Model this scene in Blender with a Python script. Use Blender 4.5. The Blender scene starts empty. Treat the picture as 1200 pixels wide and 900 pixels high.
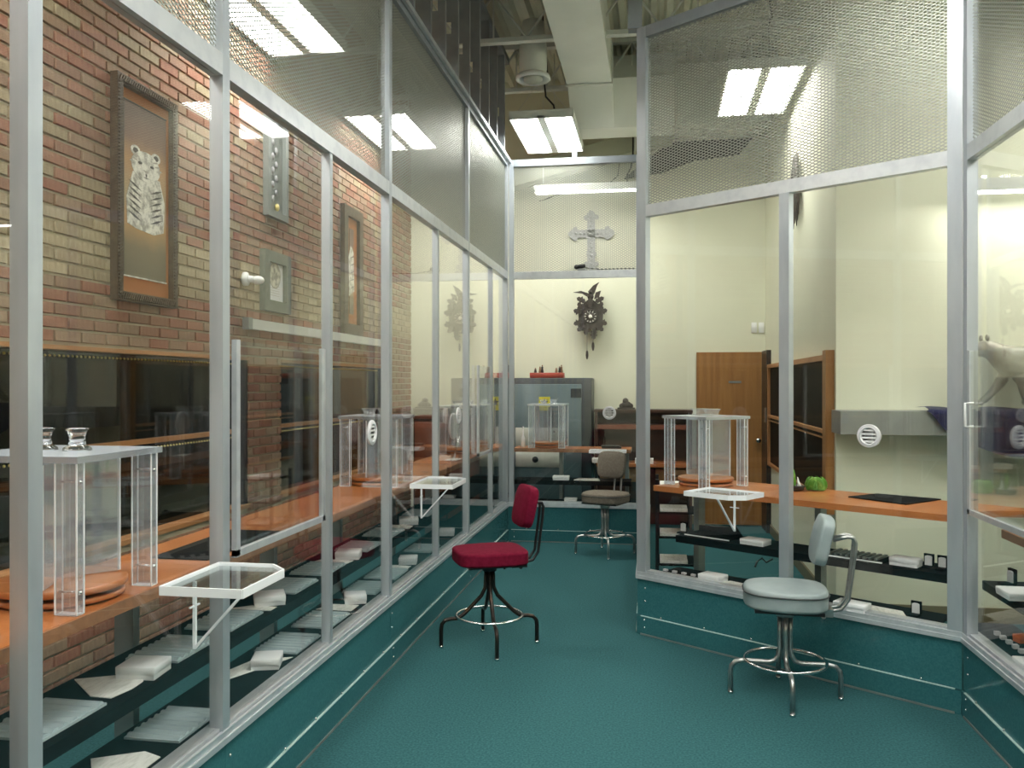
import bpy, bmesh, math, random
from mathutils import Vector, Matrix
random.seed(7)
S = bpy.context.scene
COL = S.collection
PI = math.pi

# ------------------------------------------------------------------ camera
TH = math.atan(0.167)                      # the aisle runs along +Y; the camera looks a little to its left
CH, F = 1.62, 1000.0
cd = bpy.data.cameras.new('camera'); cam = bpy.data.objects.new('camera', cd); COL.objects.link(cam)
cd.sensor_width = 36; cd.lens = 36*F/1200; cd.clip_start = .05
cam.location = (0, 0, CH); cam.rotation_euler = (PI/2, 0, TH)
S.camera = cam
# ------------------------------------------------------------------ world, exposure
w = bpy.data.worlds.new('world'); S.world = w; w.use_nodes = True
w.node_tree.nodes['Background'].inputs[0].default_value = (.55, .58, .6, 1)
w.node_tree.nodes['Background'].inputs[1].default_value = .05
S.view_settings.view_transform = 'Standard'; S.view_settings.look = 'None'
S.view_settings.gamma = 1; S.view_settings.exposure = 0.95
S.cycles.transparent_max_bounces = 48; S.cycles.max_bounces = 14; S.cycles.transmission_bounces = 14
S.cycles.glossy_bounces = 6; S.cycles.diffuse_bounces = 4; S.cycles.sample_clamp_indirect = 6
LAMP = 13.0                                # strength of the fluorescent diffusers

# ------------------------------------------------------------------ rays from the photograph to points on real planes
cs, sn = math.cos(TH), math.sin(TH)
def ray(px, py):
    x = (px-600)/F; y = -(py-450)/F
    return Vector((x*cs - sn, x*sn + cs, y))
def at(px, py, z):
    r = ray(px, py); t = (z-CH)/r.z
    return Vector((r.x*t, r.y*t, z))
def onX(px, py, X):
    r = ray(px, py); t = X/r.x
    return Vector((X, r.y*t, CH+r.z*t))
def onY(px, py, Y):
    r = ray(px, py); t = Y/r.y
    return Vector((r.x*t, Y, CH+r.z*t))

# ------------------------------------------------------------------ materials
MATS = {}
def mat(name, col=(.5, .5, .5), rough=.5, metal=0, coat=0, emit=0, spec=.5, trans=0, ior=1.5, noise=None, bump=None, sheen=0):
    """noise=(scale, col2, lo, hi[, stretch]) mixes a second colour; bump=(scale, strength, dist)"""
    m = bpy.data.materials.new(name); m.use_nodes = True; nt = m.node_tree; N = nt.nodes; L = nt.links
    b = N['Principled BSDF']
    b.inputs['Base Color'].default_value = (*col, 1); b.inputs['Roughness'].default_value = rough
    b.inputs['Metallic'].default_value = metal; b.inputs['Coat Weight'].default_value = coat
    b.inputs['Specular IOR Level'].default_value = spec; b.inputs['Transmission Weight'].default_value = trans
    b.inputs['IOR'].default_value = ior; b.inputs['Sheen Weight'].default_value = sheen
    if coat: b.inputs['Coat Roughness'].default_value = .06
    if emit:
        b.inputs['Emission Color'].default_value = (*col, 1); b.inputs['Emission Strength'].default_value = emit
    tc = N.new('ShaderNodeTexCoord')
    if noise:
        mp = N.new('ShaderNodeMapping'); L.new(tc.outputs['Object'], mp.inputs[0])
        if len(noise) > 4: mp.inputs['Scale'].default_value = noise[4]
        n = N.new('ShaderNodeTexNoise'); n.inputs['Scale'].default_value = noise[0]; n.inputs['Detail'].default_value = 5
        L.new(mp.outputs[0], n.inputs['Vector'])
        r = N.new('ShaderNodeMapRange'); r.inputs[1].default_value = noise[2]; r.inputs[2].default_value = noise[3]
        L.new(n.outputs[0], r.inputs[0])
        mx = N.new('ShaderNodeMix'); mx.data_type = 'RGBA'
        mx.inputs[6].default_value = (*col, 1); mx.inputs[7].default_value = (*noise[1], 1)
        L.new(r.outputs[0], mx.inputs[0]); L.new(mx.outputs[2], b.inputs['Base Color'])
    if bump:
        n = N.new('ShaderNodeTexNoise'); n.inputs['Scale'].default_value = bump[0]; n.inputs['Detail'].default_value = 4
        L.new(tc.outputs['Object'], n.inputs['Vector'])
        bp = N.new('ShaderNodeBump'); bp.inputs['Strength'].default_value = bump[1]; bp.inputs['Distance'].default_value = bump[2]
        L.new(n.outputs[0], bp.inputs['Height']); L.new(bp.outputs[0], b.inputs['Normal'])
    MATS[name] = m; return m

def thin_clear(name, tint=(.985, .99, .985), f0=.045, rough=0.0, haze=0):
    """thin clear sheet: lets light straight through and mirrors more at grazing angles (Schlick)"""
    m = bpy.data.materials.new(name); m.use_nodes = True; nt = m.node_tree; N = nt.nodes; L = nt.links
    N.remove(N['Principled BSDF'])
    tr = N.new('ShaderNodeBsdfTransparent'); tr.inputs[0].default_value = (*tint, 1)
    gl = N.new('ShaderNodeBsdfGlossy'); gl.inputs['Roughness'].default_value = rough; gl.inputs[0].default_value = (1, 1, 1, 1)
    ge = N.new('ShaderNodeNewGeometry')
    d = N.new('ShaderNodeVectorMath'); d.operation = 'DOT_PRODUCT'
    L.new(ge.outputs['Normal'], d.inputs[0]); L.new(ge.outputs['Incoming'], d.inputs[1])
    ab = N.new('ShaderNodeMath'); ab.operation = 'ABSOLUTE'; L.new(d.outputs['Value'], ab.inputs[0])
    s = N.new('ShaderNodeMath'); s.operation = 'SUBTRACT'; s.inputs[0].default_value = 1; L.new(ab.outputs[0], s.inputs[1])
    p = N.new('ShaderNodeMath'); p.operation = 'POWER'; p.inputs[1].default_value = 5; L.new(s.outputs[0], p.inputs[0])
    a = N.new('ShaderNodeMath'); a.operation = 'MULTIPLY_ADD'; a.inputs[1].default_value = 1-f0; a.inputs[2].default_value = f0
    L.new(p.outputs[0], a.inputs[0])
    mx = N.new('ShaderNodeMixShader'); L.new(a.outputs[0], mx.inputs[0]); L.new(tr.outputs[0], mx.inputs[1]); L.new(gl.outputs[0], mx.inputs[2])
    out = mx.outputs[0]
    if haze:
        df = N.new('ShaderNodeBsdfDiffuse'); df.inputs[0].default_value = (.80, .86, .95, 1)
        m2 = N.new('ShaderNodeMixShader'); m2.inputs[0].default_value = haze; L.new(out, m2.inputs[1]); L.new(df.outputs[0], m2.inputs[2]); out = m2.outputs[0]
    L.new(out, N['Material Output'].inputs[0]); MATS[name] = m; return m

CARPET = mat('teal_carpet', (.020, .082, .090), .95, noise=(95, (.042, .136, .146), .35, .68), bump=(420, .35, .004), spec=.15)
mat('cream_paint', (.745, .755, .60), .75, noise=(2.2, (.71, .72, .57), .3, .7), bump=(180, .08, .002), spec=.25)
mat('deck_paint', (.66, .67, .56), .6, noise=(3, (.56, .57, .47), .3, .7))
mat('steel_paint', (.66, .68, .64), .5)
mat('duct_paint', (.84, .87, .82), .55, noise=(2, (.76, .79, .74), .35, .7))
mat('mortar', (.47, .40, .28), .9, bump=(90, .3, .003))
mat('mill_aluminium', (.52, .56, .60), .36, .55, noise=(9, (.40, .44, .49), .4, .75, (1, 1, .25)), bump=(60, .05, .001))
mat('bright_aluminium', (.66, .69, .72), .3, .5, noise=(14, (.52, .55, .60), .45, .8))
mat('stud_and_backlit_steel', (.26, .29, .32), .5, .3, noise=(6, (.34, .37, .40), .4, .8))  # own grey of the studs; on the top rails it stands in for backlit shade
mat('mesh_wire', (.36, .38, .34), .42, .6)  # darkened: the backlit shade of the wires is put into their colour
mat('knee_teal', (.022, .125, .142), .8, coat=.8, noise=(130, (.040, .165, .182), .35, .7), spec=.2)
mat('knee_edge', (.45, .62, .60), .3)
mat('screw_steel', (.85, .87, .88), .2, .9)
mat('orange_wood', (.50, .175, .050), .32, noise=(5, (.38, .120, .033), .35, .7, (1, .12, 1)), coat=.25)
mat('wood_edge', (.36, .17, .085), .5, noise=(30, (.26, .12, .06), .35, .7, (1, .1, 1)))
mat('door_wood', (.36, .17, .045), .45, noise=(22, (.26, .115, .03), .35, .7, (1, 1, .05)))
mat('trim_wood', (.46, .22, .085), .45, noise=(30, (.33, .15, .055), .35, .7, (1, .08, .08)))
mat('dark_wood', (.050, .022, .014), .4, noise=(12, (.09, .035, .02), .4, .7, (.2, 1, 1)))
mat('red_wood', (.20, .06, .03), .45)
mat('shelf_black', (.004, .005, .006), .9, spec=.12, bump=(200, .2, .002))
mat('black_metal', (.012, .012, .014), .35, .3)
mat('black_plastic', (.015, .015, .016), .45)
mat('white_paper', (.92, .91, .87), .7, noise=(60, (.68, .67, .62), .45, .75, (1, .3, 1)))
mat('white_board', (.92, .93, .95), .55)
mat('white_plastic', (.85, .86, .85), .35)
mat('ribbed_acrylic', (.46, .55, .58), .25, spec=.7)
mat('frosted_edge', (.88, .90, .93), .3, spec=.8)
mat('maroon_fabric', (.13, .004, .020), .9, spec=.12, bump=(500, .3, .002), noise=(40, (.17, .008, .030), .4, .7))
mat('grey_vinyl', (.26, .32, .33), .42, bump=(40, .06, .004), noise=(9, (.31, .37, .38), .4, .7))
mat('taupe_fabric', (.155, .135, .11), .9, spec=.15, bump=(300, .2, .002), noise=(60, (.2, .175, .145), .4, .7))
mat('piping_dark', (.05, .06, .06), .6)
mat('chrome', (.78, .79, .80), .12, 1)
mat('aged_chrome', (.42, .43, .43), .3, .9, noise=(30, (.25, .24, .22), .5, .8))
mat('dark_bronze', (.035, .028, .024), .3, .7, noise=(18, (.12, .06, .03), .55, .8))
mat('lamp_diffuser', (1, .99, .93), .4, emit=LAMP)
mat('lamp_housing', (.72, .74, .70), .4)
mat('window_dark', (.006, .007, .005), .04, spec=.35, noise=(2, (.012, .013, .009), .4, .7))
mat('board_black', (.008, .007, .006), .6, spec=.08)
mat('gold_bead', (.75, .62, .22), .3, .6)
mat('safe_blue', (.085, .13, .145), .4, noise=(3, (.11, .16, .18), .4, .7))
mat('safe_dark', (.022, .028, .034), .4)
mat('putty_panel', (.52, .54, .48), .5)
mat('red_lacquer', (.40, .045, .025), .4)
mat('figure_mix', (.25, .12, .05), .6)
mat('sticker_yellow', (.72, .66, .03), .5)
mat('carved_dark', (.030, .022, .018), .5, bump=(60, .6, .01), noise=(40, (.07, .05, .04), .5, .8))
mat('clock_white', (.85, .83, .76), .5)
mat('pewter', (.34, .34, .35), .55, .3, noise=(70, (.5, .5, .52), .45, .6))
mat('frame_bronze', (.085, .055, .035), .4, .3, noise=(25, (.14, .10, .06), .45, .75))
mat('frame_green', (.12, .135, .11), .5, noise=(20, (.17, .19, .16), .4, .7))
mat('mat_orange', (.46, .17, .05), .7)
mat('plaque_grey', (.20, .22, .21), .5, .2)
mat('art_white', (.86, .84, .74), .7, noise=(26, (.42, .40, .33), .42, .62))
mat('art_dark', (.10, .09, .075), .7)
mat('art_mid', (.48, .45, .37), .7)
mat('leaf_green', (.12, .36, .03), .45, noise=(25, (.42, .62, .12), .5, .75), bump=(30, .4, .01))
mat('blue_cloth', (.010, .012, .070), .85, sheen=.2, noise=(9, (.02, .022, .11), .4, .7))
mat('statue_stone', (.42, .40, .33), .45, .2, noise=(14, (.24, .22, .17), .4, .75), bump=(30, .3, .01))
mat('galvanised', (.32, .34, .33), .4, .6, noise=(5, (.24, .26, .26), .4, .7))
mat('olive_soffit', (.33, .34, .25), .6)
mat('olive_base', (.17, .14, .075), .5)
mat('void_dark', (.01, .01, .01), .9)
mat('cable_black', (.01, .01, .01), .6)
mat('orange_card', (.65, .13, .02), .6)
mat('silver_satin', (.72, .72, .74), .5)
thin_clear('clear_pane', f0=.032)
thin_clear('clear_sheet', (.93, .95, .955), .07)
def acrylic():
    m = bpy.data.materials.new('cast_acrylic'); m.use_nodes = True; nt = m.node_tree; N = nt.nodes; L = nt.links
    N.remove(N['Principled BSDF'])
    g = N.new('ShaderNodeBsdfGlass'); g.inputs['IOR'].default_value = 1.49; g.inputs[0].default_value = (.97, .985, 1, 1)
    L.new(g.outputs[0], N['Material Output'].inputs[0]); MATS['cast_acrylic'] = m
acrylic()
thin_clear('slab_acrylic', (.86, .89, .92), .20, .04, .14)
thin_clear('plate_acrylic', (.88, .91, .94), .22, .04, .28)
thin_clear('edge_glow', (.93, .95, .97), .45, .18)
BRICK_RED = [mat('brick_red_%s' % k, c, .85, noise=(28, c2, .4, .75, (1, 1.5, .5)), bump=(70, .5, .006)) for k, c, c2 in (
    ('a', (.29, .115, .072), (.38, .19, .12)), ('b', (.26, .13, .083), (.35, .205, .135)), ('c', (.32, .15, .096), (.43, .24, .155)),
    ('d', (.27, .165, .105), (.36, .24, .155)), ('e', (.30, .195, .128), (.40, .28, .185)))]
BRICK_TAN = [mat('brick_tan_%s' % k, c, .85, noise=(28, c2, .4, .75, (1, 1.5, .5)), bump=(70, .5, .006)) for k, c, c2 in (
    ('a', (.37, .29, .18), (.50, .42, .28)), ('b', (.31, .24, .145), (.44, .36, .23)), ('c', (.42, .34, .215), (.55, .48, .32)))]

# ------------------------------------------------------------------ mesh helpers
class MB:
    def __init__(s): s.b = bmesh.new()
    def _verts(s, vs): return [s.b.verts.new(v) for v in vs]
    def box(s, x0, x1, y0, y1, z0, z1, mi=0):
        v = s._verts([(x, y, z) for z in (z0, z1) for y in (y0, y1) for x in (x0, x1)])
        for f in ((0, 2, 3, 1), (4, 5, 7, 6), (0, 1, 5, 4), (2, 6, 7, 3), (0, 4, 6, 2), (1, 3, 7, 5)):
            s.b.faces.new([v[i] for i in f]).material_index = mi
        return s
    def bar(s, p, q, w, h, up=(0, 0, 1), mi=0):
        p, q = Vector(p), Vector(q); d = (q-p).normalized(); u = Vector(up)
        a = d.cross(u)
        if a.length < 1e-4: a = d.cross(Vector((1, 0, 0)))
        a.normalize(); c = a.cross(d)
        v = s._verts([e + a*i*w/2 + c*j*h/2 for e in (p, q) for i, j in ((-1, -1), (1, -1), (1, 1), (-1, 1))])
        for f in ((0, 1, 2, 3), (7, 6, 5, 4), (0, 4, 5, 1), (1, 5, 6, 2), (2, 6, 7, 3), (3, 7, 4, 0)):
            s.b.faces.new([v[i] for i in f]).material_index = mi
        return s
    def tube(s, pts, r, n=10, mi=0, close=False, caps=True):
        pts = [Vector(p) for p in pts]; m = len(pts); rings = []
        rr = r if isinstance(r, (list, tuple)) else [r]*m
        prev = None
        for i, p in enumerate(pts):
            if close: t = pts[(i+1) % m]-pts[i-1]
            else: t = pts[min(i+1, m-1)]-pts[max(i-1, 0)]
            t.normalize()
            if prev is None:
                a = t.cross(Vector((0, 0, 1)))
                if a.length < 1e-3: a = t.cross(Vector((1, 0, 0)))
            else: a = prev - t*prev.dot(t)
            a.normalize(); prev = a; c = t.cross(a)
            rings.append(s._verts([p + (a*math.cos(2*PI*k/n)+c*math.sin(2*PI*k/n))*rr[i] for k in range(n)]))
        for i in range(m if close else m-1):
            A, B = rings[i], rings[(i+1) % m]
            for k in range(n):
                f = s.b.faces.new((A[k], A[(k+1) % n], B[(k+1) % n], B[k])); f.material_index = mi; f.smooth = True
        if not close and caps:
            s.b.faces.new(rings[0][::-1]).material_index = mi; s.b.faces.new(rings[-1]).material_index = mi
        return s
    def cyl(s, p, q, r, n=16, mi=0): return s.tube([p, q], r, n, mi)
    def lathe(s, prof, c=(0, 0, 0), n=28, mi=0, axis='z', smooth=True):
        c = Vector(c); rings = []
        for r, z in prof:
            r = max(r, 1e-4); ring = []
            for k in range(n):
                a = 2*PI*k/n; x, y = r*math.cos(a), r*math.sin(a)
                ring.append(c + (Vector((x, y, z)) if axis == 'z' else Vector((x, z, y))))
            rings.append(s._verts(ring))
        for A, B in zip(rings, rings[1:]):
            for k in range(n):
                f = s.b.faces.new((A[k], A[(k+1) % n], B[(k+1) % n], B[k])); f.material_index = mi; f.smooth = smooth
        s.b.faces.new(rings[0][::-1]).material_index = mi; s.b.faces.new(rings[-1]).material_index = mi
        return s
    def prism(s, poly, z0, z1, mi=0, plane='xy', o=(0, 0, 0)):
        """poly in 2D, pushed between z0 and z1 along the third axis"""
        o = Vector(o)
        def P(a, b, c):
            return o + (Vector((a, b, c)) if plane == 'xy' else Vector((a, c, b)) if plane == 'xz' else Vector((c, a, b)))
        A = s._verts([P(a, b, z0) for a, b in poly]); B = s._verts([P(a, b, z1) for a, b in poly]); n = len(poly)
        s.b.faces.new(A[::-1]).material_index = mi; s.b.faces.new(B).material_index = mi
        for k in range(n): s.b.faces.new((A[k], A[(k+1) % n], B[(k+1) % n], B[k])).material_index = mi
        return s
    def ball(s, c, r, mi=0, sub=2, sc=(1, 1, 1)):
        M = Matrix.Translation(c) @ Matrix.Diagonal((*sc, 1))
        g = bmesh.ops.create_icosphere(s.b, subdivisions=sub, radius=r, matrix=M)
        for v in g['verts']:
            for f in v.link_faces: f.material_index = mi; f.smooth = True
        return s
    def shift(s, d):
        bmesh.ops.translate(s.b, vec=Vector(d), verts=s.b.verts); return s
    def bevel(s, w, seg=2):
        bmesh.ops.bevel(s.b, geom=list(s.b.edges), offset=w, segments=seg, affect='EDGES', profile=.6)
        for f in s.b.faces: f.smooth = True
        return s

def put(name, mb, mats, parent=None, world=False, **props):
    if world and parent is not None: mb.shift(-Vector(parent.location))
    bmesh.ops.recalc_face_normals(mb.b, faces=mb.b.faces)
    me = bpy.data.meshes.new(name); mb.b.to_mesh(me); mb.b.free()
    for m in (mats if isinstance(mats, (list, tuple)) else [mats]): me.materials.append(MATS[m] if isinstance(m, str) else m)
    o = bpy.data.objects.new(name, me); COL.objects.link(o)
    if parent is not None: o.parent = parent
    for k, v in props.items(): o[k] = v
    return o
def thing(name, label, cat, loc=(0, 0, 0), rz=0, group=None):
    o = bpy.data.objects.new(name, None); COL.objects.link(o); o.empty_display_size = .1
    o.location = loc; o.rotation_euler = (0, 0, rz); o['label'] = label; o['category'] = cat
    if group: o['group'] = group
    return o
def tag(o, label, cat, group=None):
    o['label'] = label; o['category'] = cat
    if group: o['group'] = group
    return o
def struct(name, mb, mats, parent=None, **k): 
    o = put(name, mb, mats, parent, **k); o['kind'] = 'structure'; return o
def copy_tree(o, parent=None):
    c = o.copy(); COL.objects.link(c)
    if parent is not None: c.parent = parent
    for ch in list(o.children): copy_tree(ch, c)
    return c
def arc(c, r, a0, a1, n, ax=(1, 0, 0), ay=(0, 0, 1)):
    c = Vector(c); ax = Vector(ax); ay = Vector(ay)
    return [c + ax*r*math.cos(a0+(a1-a0)*k/n) + ay*r*math.sin(a0+(a1-a0)*k/n) for k in range(n+1)]

# ------------------------------------------------------------------ room constants
XL, YB, YF, XR, ZC = -2.95, 10.10, -3.2, 4.4, 5.2      # brick wall, back wall, wall behind the camera, far right wall, deck
XW, YW = 1.25, 6.25                                   # jutting corner on the right
PX, PB = -1.488, 8.68                                 # left partition plane, back partition plane
P1, P2 = Vector((-.11, 5.606, 0)), Vector((1.486, 4.48, 0))
TOP, SH, SHR = .95, .60, .62                          # worktop and shelf heights

# ------------------------------------------------------------------ structure
struct('floor', MB().box(XL-.2, XR+.2, YF-.2, YB+.2, -.1, 0), CARPET)
ce = MB().box(XL-.2, XR+.2, YF-.2, YB+.2, ZC+.04, ZC+.12)
ceil = struct('ceiling', ce, 'deck_paint')
rb = MB(); x = XL
while x < XR:
    rb.prism([(x, ZC+.045), (x+.03, ZC-.03), (x+.085, ZC-.03), (x+.115, ZC+.045)], YF, YB, plane='xz'); x += .152
put('deck_ribs', rb, 'deck_paint', ceil, kind='stuff')
struct('wall_back', MB().box(XL-.2, XW+.1, YB, YB+.15, 0, ZC+.1), 'cream_paint')
wr = MB().box(XW, XR, YW, YB, 0, ZC+.1)
struct('wall_right', wr, 'cream_paint')
struct('wall_far_right', MB().box(XR, XR+.15, YF, YW+.2, 0, ZC+.1), 'cream_paint')
struct('wall_front', MB().box(XL-.2, XR+.2, YF-.15, YF, 0, ZC+.1), 'cream_paint')

# ------------------------------------------------------------------ brick wall with two dark windows
WIN = [(.6, 5.86), (6.41, 9.05)]; WZ0, WZ1 = .715, 1.815
wall = MB()
for y0, y1, z0, z1 in [(YF, YB, 0, WZ0), (YF, YB, WZ1, ZC+.1), (YF, WIN[0][0], WZ0, WZ1), (WIN[0][1], WIN[1][0], WZ0, WZ1), (WIN[1][1], YB, WZ0, WZ1)]:
    wall.box(XL-.25, XL, y0, y1, z0, z1)
wl = struct('wall_left', wall, 'mortar')
CO, BL, J = .0677, .203, .010
bricks = []
nrow = int(ZC/CO)
for r in range(nrow):
    z0 = r*CO + J/2; z1 = (r+1)*CO - J/2
    y = YF - (BL/2 if r % 2 else 0)
    hole = WIN if (z1 > WZ0-.01 and z0 < WZ1+.01) else []
    while y < YB:
        a, b = max(y+J/2, YF), min(y+BL-J/2, YB)
        segs = [(a, b)]
        for h0, h1 in hole:
            ns = []
            for s0, s1 in segs:
                if s1 <= h0 or s0 >= h1: ns.append((s0, s1)); continue
                if s0 < h0-.02: ns.append((s0, h0))
                if s1 > h1+.02: ns.append((h1, s1))
            segs = ns
        for s0, s1 in segs:
            if s1-s0 > .02:
                zm = (z0+z1)/2
                band = 2.14 < zm < 2.50
                rnd = random.random()
                if band: m = BRICK_TAN[int(rnd*3)]
                else: m = (BRICK_RED + [BRICK_TAN[1]])[int(random.random()*6)] if zm > 2.5 else (BRICK_RED + [BRICK_RED[0]])[int(rnd*6)]
                bricks.append((s0, s1, z0, z1, m))
        y += BL
BD = .012
def brick_mb(mb, y0, y1, z0, z1, X, jit=0, mi=0):
    e = .004; x0, x1 = X-.004, X+BD+jit
    v = mb._verts([(x0, y0, z0), (x0, y1, z0), (x0, y1, z1), (x0, y0, z1), (x1, y0+e, z0+e), (x1, y1-e, z0+e), (x1, y1-e, z1-e), (x1, y0+e, z1-e)])
    for f in ((4, 5, 6, 7), (0, 1, 5, 4), (1, 2, 6, 5), (2, 3, 7, 6), (3, 0, 4, 7)): mb.b.faces.new([v[i] for i in f]).material_index = mi
def score(b):
    ym, zm = (b[0]+b[1])/2, (b[2]+b[3])/2
    z = ym*cs - XL*sn
    if z < 1: return 0
    px = 600 + F*(XL*cs + ym*sn)/z; py = 450 - F*(zm-CH)/z
    if not (4 < px < 465 and 4 < py < 780): return 0
    if .43 < zm < .64: return 0
    ang = abs(XL)/math.hypot(XL, ym)
    if py < 450 - .946*1.10/1.488*(767-px)*1.0 and px > 170: return 0     # above the partition rail, seen only through mesh
    if 124 < px < 200 and 80 < py < 362: return 0
    return ang/(z*z)*(b[1]-b[0])
bricks.sort(key=score, reverse=True)
shared = {}
for i, b in enumerate(bricks[:298]):
    L = round(b[1]-b[0], 3); key = (L, b[4].name)
    if key not in shared:
        mb = MB(); brick_mb(mb, -L/2, L/2, -.02885, .02885, 0)
        o = put('brick', mb, b[4], wl); shared[key] = o.data
    else:
        o = bpy.data.objects.new('brick', shared[key]); COL.objects.link(o); o.parent = wl
    o.location = (XL + random.uniform(0, .003), (b[0]+b[1])/2, (b[2]+b[3])/2)
ALLB = BRICK_RED + BRICK_TAN
rest = MB()
for b in bricks[298:]: brick_mb(rest, b[0], b[1], b[2], b[3], XL, random.uniform(0, .003), ALLB.index(b[4]))
put('bricks', rest, ALLB, wl, kind='stuff')

def beads(mb, y0, y1, z, x, step=.034, r=.0075):
    y = y0
    while y < y1:
        g = bmesh.ops.create_icosphere(mb.b, subdivisions=1, radius=r, matrix=Matrix.Translation((x, y, z))); y += step
for k, (y0, y1) in enumerate(WIN):
    wn = struct('window_%d' % (k+1), MB().box(XL-.10, XL-.08, y0, y1, WZ0, WZ1), 'window_dark')
    fr = MB()
    fr.box(XL-.08, XL+.02, y0, y1, WZ1-.022, WZ1); fr.box(XL-.08, XL+.025, y0, y1, WZ0, WZ0+.028)
    put('window_frame', fr, 'trim_wood', wn)
    put('glazing_bar', MB().box(XL-.08, XL-.045, y0, y1, 1.262, 1.292), 'trim_wood', wn)
    bd = MB(); beads(bd, y0+.02, y1-.02, WZ1-.05, XL-.05); beads(bd, y0+.02, y1-.02, 1.235, XL-.05)
    put('bead_trim', bd, 'gold_bead', wn, kind='stuff')
    put('side_casing', MB().box(XL-.08, XL+.004, y1-.05, y1, WZ0+.028, WZ1-.022), 'black_metal', wn)

# window in the right return wall
w3 = struct('window_3', MB().box(XW-.022, XW-.012, 6.42, 9.5, .78, 1.79), 'board_black')
f3 = MB(); f3.box(XW-.06, XW-.001, 6.30, 6.42, .70, 1.86); put('window_stile', f3, 'door_wood', w3)
f3 = MB(); f3.box(XW-.05, XW-.001, 6.42, 9.55, 1.79, 1.83); put('window_head', f3, 'trim_wood', w3)
f3 = MB(); f3.box(XW-.05, XW-.001, 6.42, 9.55, .75, .78); put('window_sill', f3, 'trim_wood', w3)
f3 = MB(); f3.box(XW-.055, XW-.022, 6.42, 9.5, 1.265, 1.29); f3.box(XW-.045, XW-.022, 6.42, 9.5, 1.225, 1.235); put('glazing_bar', f3, 'trim_wood', w3)
f3 = MB(); f3.box(XW-.05, XW-.001, 9.5, 9.55, .78, 1.79); put('window_stile', f3, 'trim_wood', w3)

# door in the back wall
dl = onY(816, 500, YB).x; dr = XW - .02
d = struct('door_1', MB().box(dl, dr, YB-.045, YB-.003, .01, 1.985), 'door_wood')
put('door_sign', MB().box(dl+.36, dl+.50, YB-.052, YB-.046, 1.63, 1.655), 'plaque_grey', d)
put('door_handle', MB().cyl((dr-.07, YB-.10, .98), (dr-.07, YB-.045, .98), .012).lathe([(.01, -.02), (.028, -.012), (.028, .01), (.012, .02)], (dr-.07, YB-.11, .98), 16, axis='y'), 'chrome', d)
dd = MB().box(XW-.05, XW-.001, 9.60, 10.02, .0, 1.99)
sd = tag(put('steel_door', dd, 'black_metal'), 'narrow black steel door edge beside the wooden door', 'door')
put('lock_plate', MB().box(XW-.06, XW-.05, 9.64, 9.72, 1.20, 1.36), 'aged_chrome', sd, label='grey lock plate')

# ------------------------------------------------------------------ ceiling steel, ducts
def joist(y, x0, x1, label):
    t = thing('bar_joist', label, 'joist', (0, y, 0), group='steel joists under the deck')
    put('bottom_chord', MB().box(x0, x1, -.035, .035, 4.68, 4.72), 'steel_paint', t)
    put('top_chord', MB().box(x0, x1, -.04, .04, ZC-.075, ZC-.032), 'steel_paint', t)
    wb = MB(); x = x0; up = True
    while x < x1-.3:
        wb.cyl((x, 0, 4.72 if up else ZC-.075), (x+.3, 0, ZC-.075 if up else 4.72), .011, 6)
        if up: wb.cyl((x+.3, 0, ZC-.075), (x+.3, 0, 4.72), .008, 6)
        x += .3; up = not up
    put('web_bars', wb, 'steel_paint', t)
    return t
for yy, la in ((6.15, 'nearest pale steel bar joist crossing under the ribbed deck'), (7.55, 'middle pale steel bar joist crossing above the hanging lights'), (8.85, 'farthest pale steel bar joist in front of the white duct')):
    joist(yy, XL+.02, (XW if yy > YW-.2 else XR)-.02, la)
# main duct over the aisle with its cross box
du = thing('air_duct', 'large white rectangular air duct running along the ceiling above the aisle', 'duct', (-.62, 8, 4.6))
a0 = MB(); a0.box(-.86, -.42, 3.6, 8.55, 4.60, 5.05); put('duct_run', a0, 'duct_paint', du, world=True)
a0 = MB(); a0.prism([(8.55, 4.60), (8.55, 5.05), (9.35, 5.05), (9.35, 4.30), (8.98, 4.30)], -.86, -.42, plane='yz'); put('duct_elbow', a0, 'duct_paint', du, world=True)
a0 = MB(); a0.prism([(8.98, 4.30), (8.70, 4.72), (8.98, 5.05), (9.35, 5.05), (9.35, 4.30)], -.42, .20, plane='yz'); put('duct_branch', a0, 'duct_paint', du, world=True)
for y in (6.4, 8.46): put('duct_flange', MB().box(-.875, -.405, y, y+.04, 4.585, 5.06), 'steel_paint', du, world=True)
a0 = MB().box(.23, XW-.02, 9.40, 9.98, 4.42, 5.08)
tag(put('soffit_duct', a0, 'duct_paint'), 'long grey-white duct box against the back wall above the door', 'duct')
# torn dark opening and sloping duct behind the back partition
a0 = MB().prism([(-.35, 4.02), (.15, 4.42), (1.1, 4.42), (.95, 4.25), (.45, 4.20), (.1, 4.08)], 10.03, 10.09, plane='xz')
tag(put('wall_gap', a0, 'void_dark'), 'dark ragged gap high in the back wall under the duct', 'opening')
sl = MB(); sl.prism([(-1.62, 3.88), (-1.62, 4.10), (.2, 4.56), (.2, 4.34)], 9.66, 9.9, plane='xz')
tag(put('sloping_duct', sl, 'olive_soffit'), 'sloping olive duct rising rightwards high behind the back partition', 'duct')
# speaker-like round diffuser
t = thing('ceiling_speaker', 'round white ceiling diffuser with ringed mouth beside the large duct', 'diffuser', (-1.12, 7.9, 4.5))
put('housing', MB().lathe([(.10, .5), (.13, .25), (.13, .06), (.12, .0)]), 'duct_paint', t)
put('ring', MB().lathe([(.115, .02), (.155, .0), (.165, -.03), (.15, -.045), (.11, -.02), (.105, .0)]), 'white_plastic', t)
put('cone', MB().lathe([(.09, -.02), (.085, -.05), (.03, -.06), (0.001, -.06)]), 'putty_panel', t)

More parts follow.
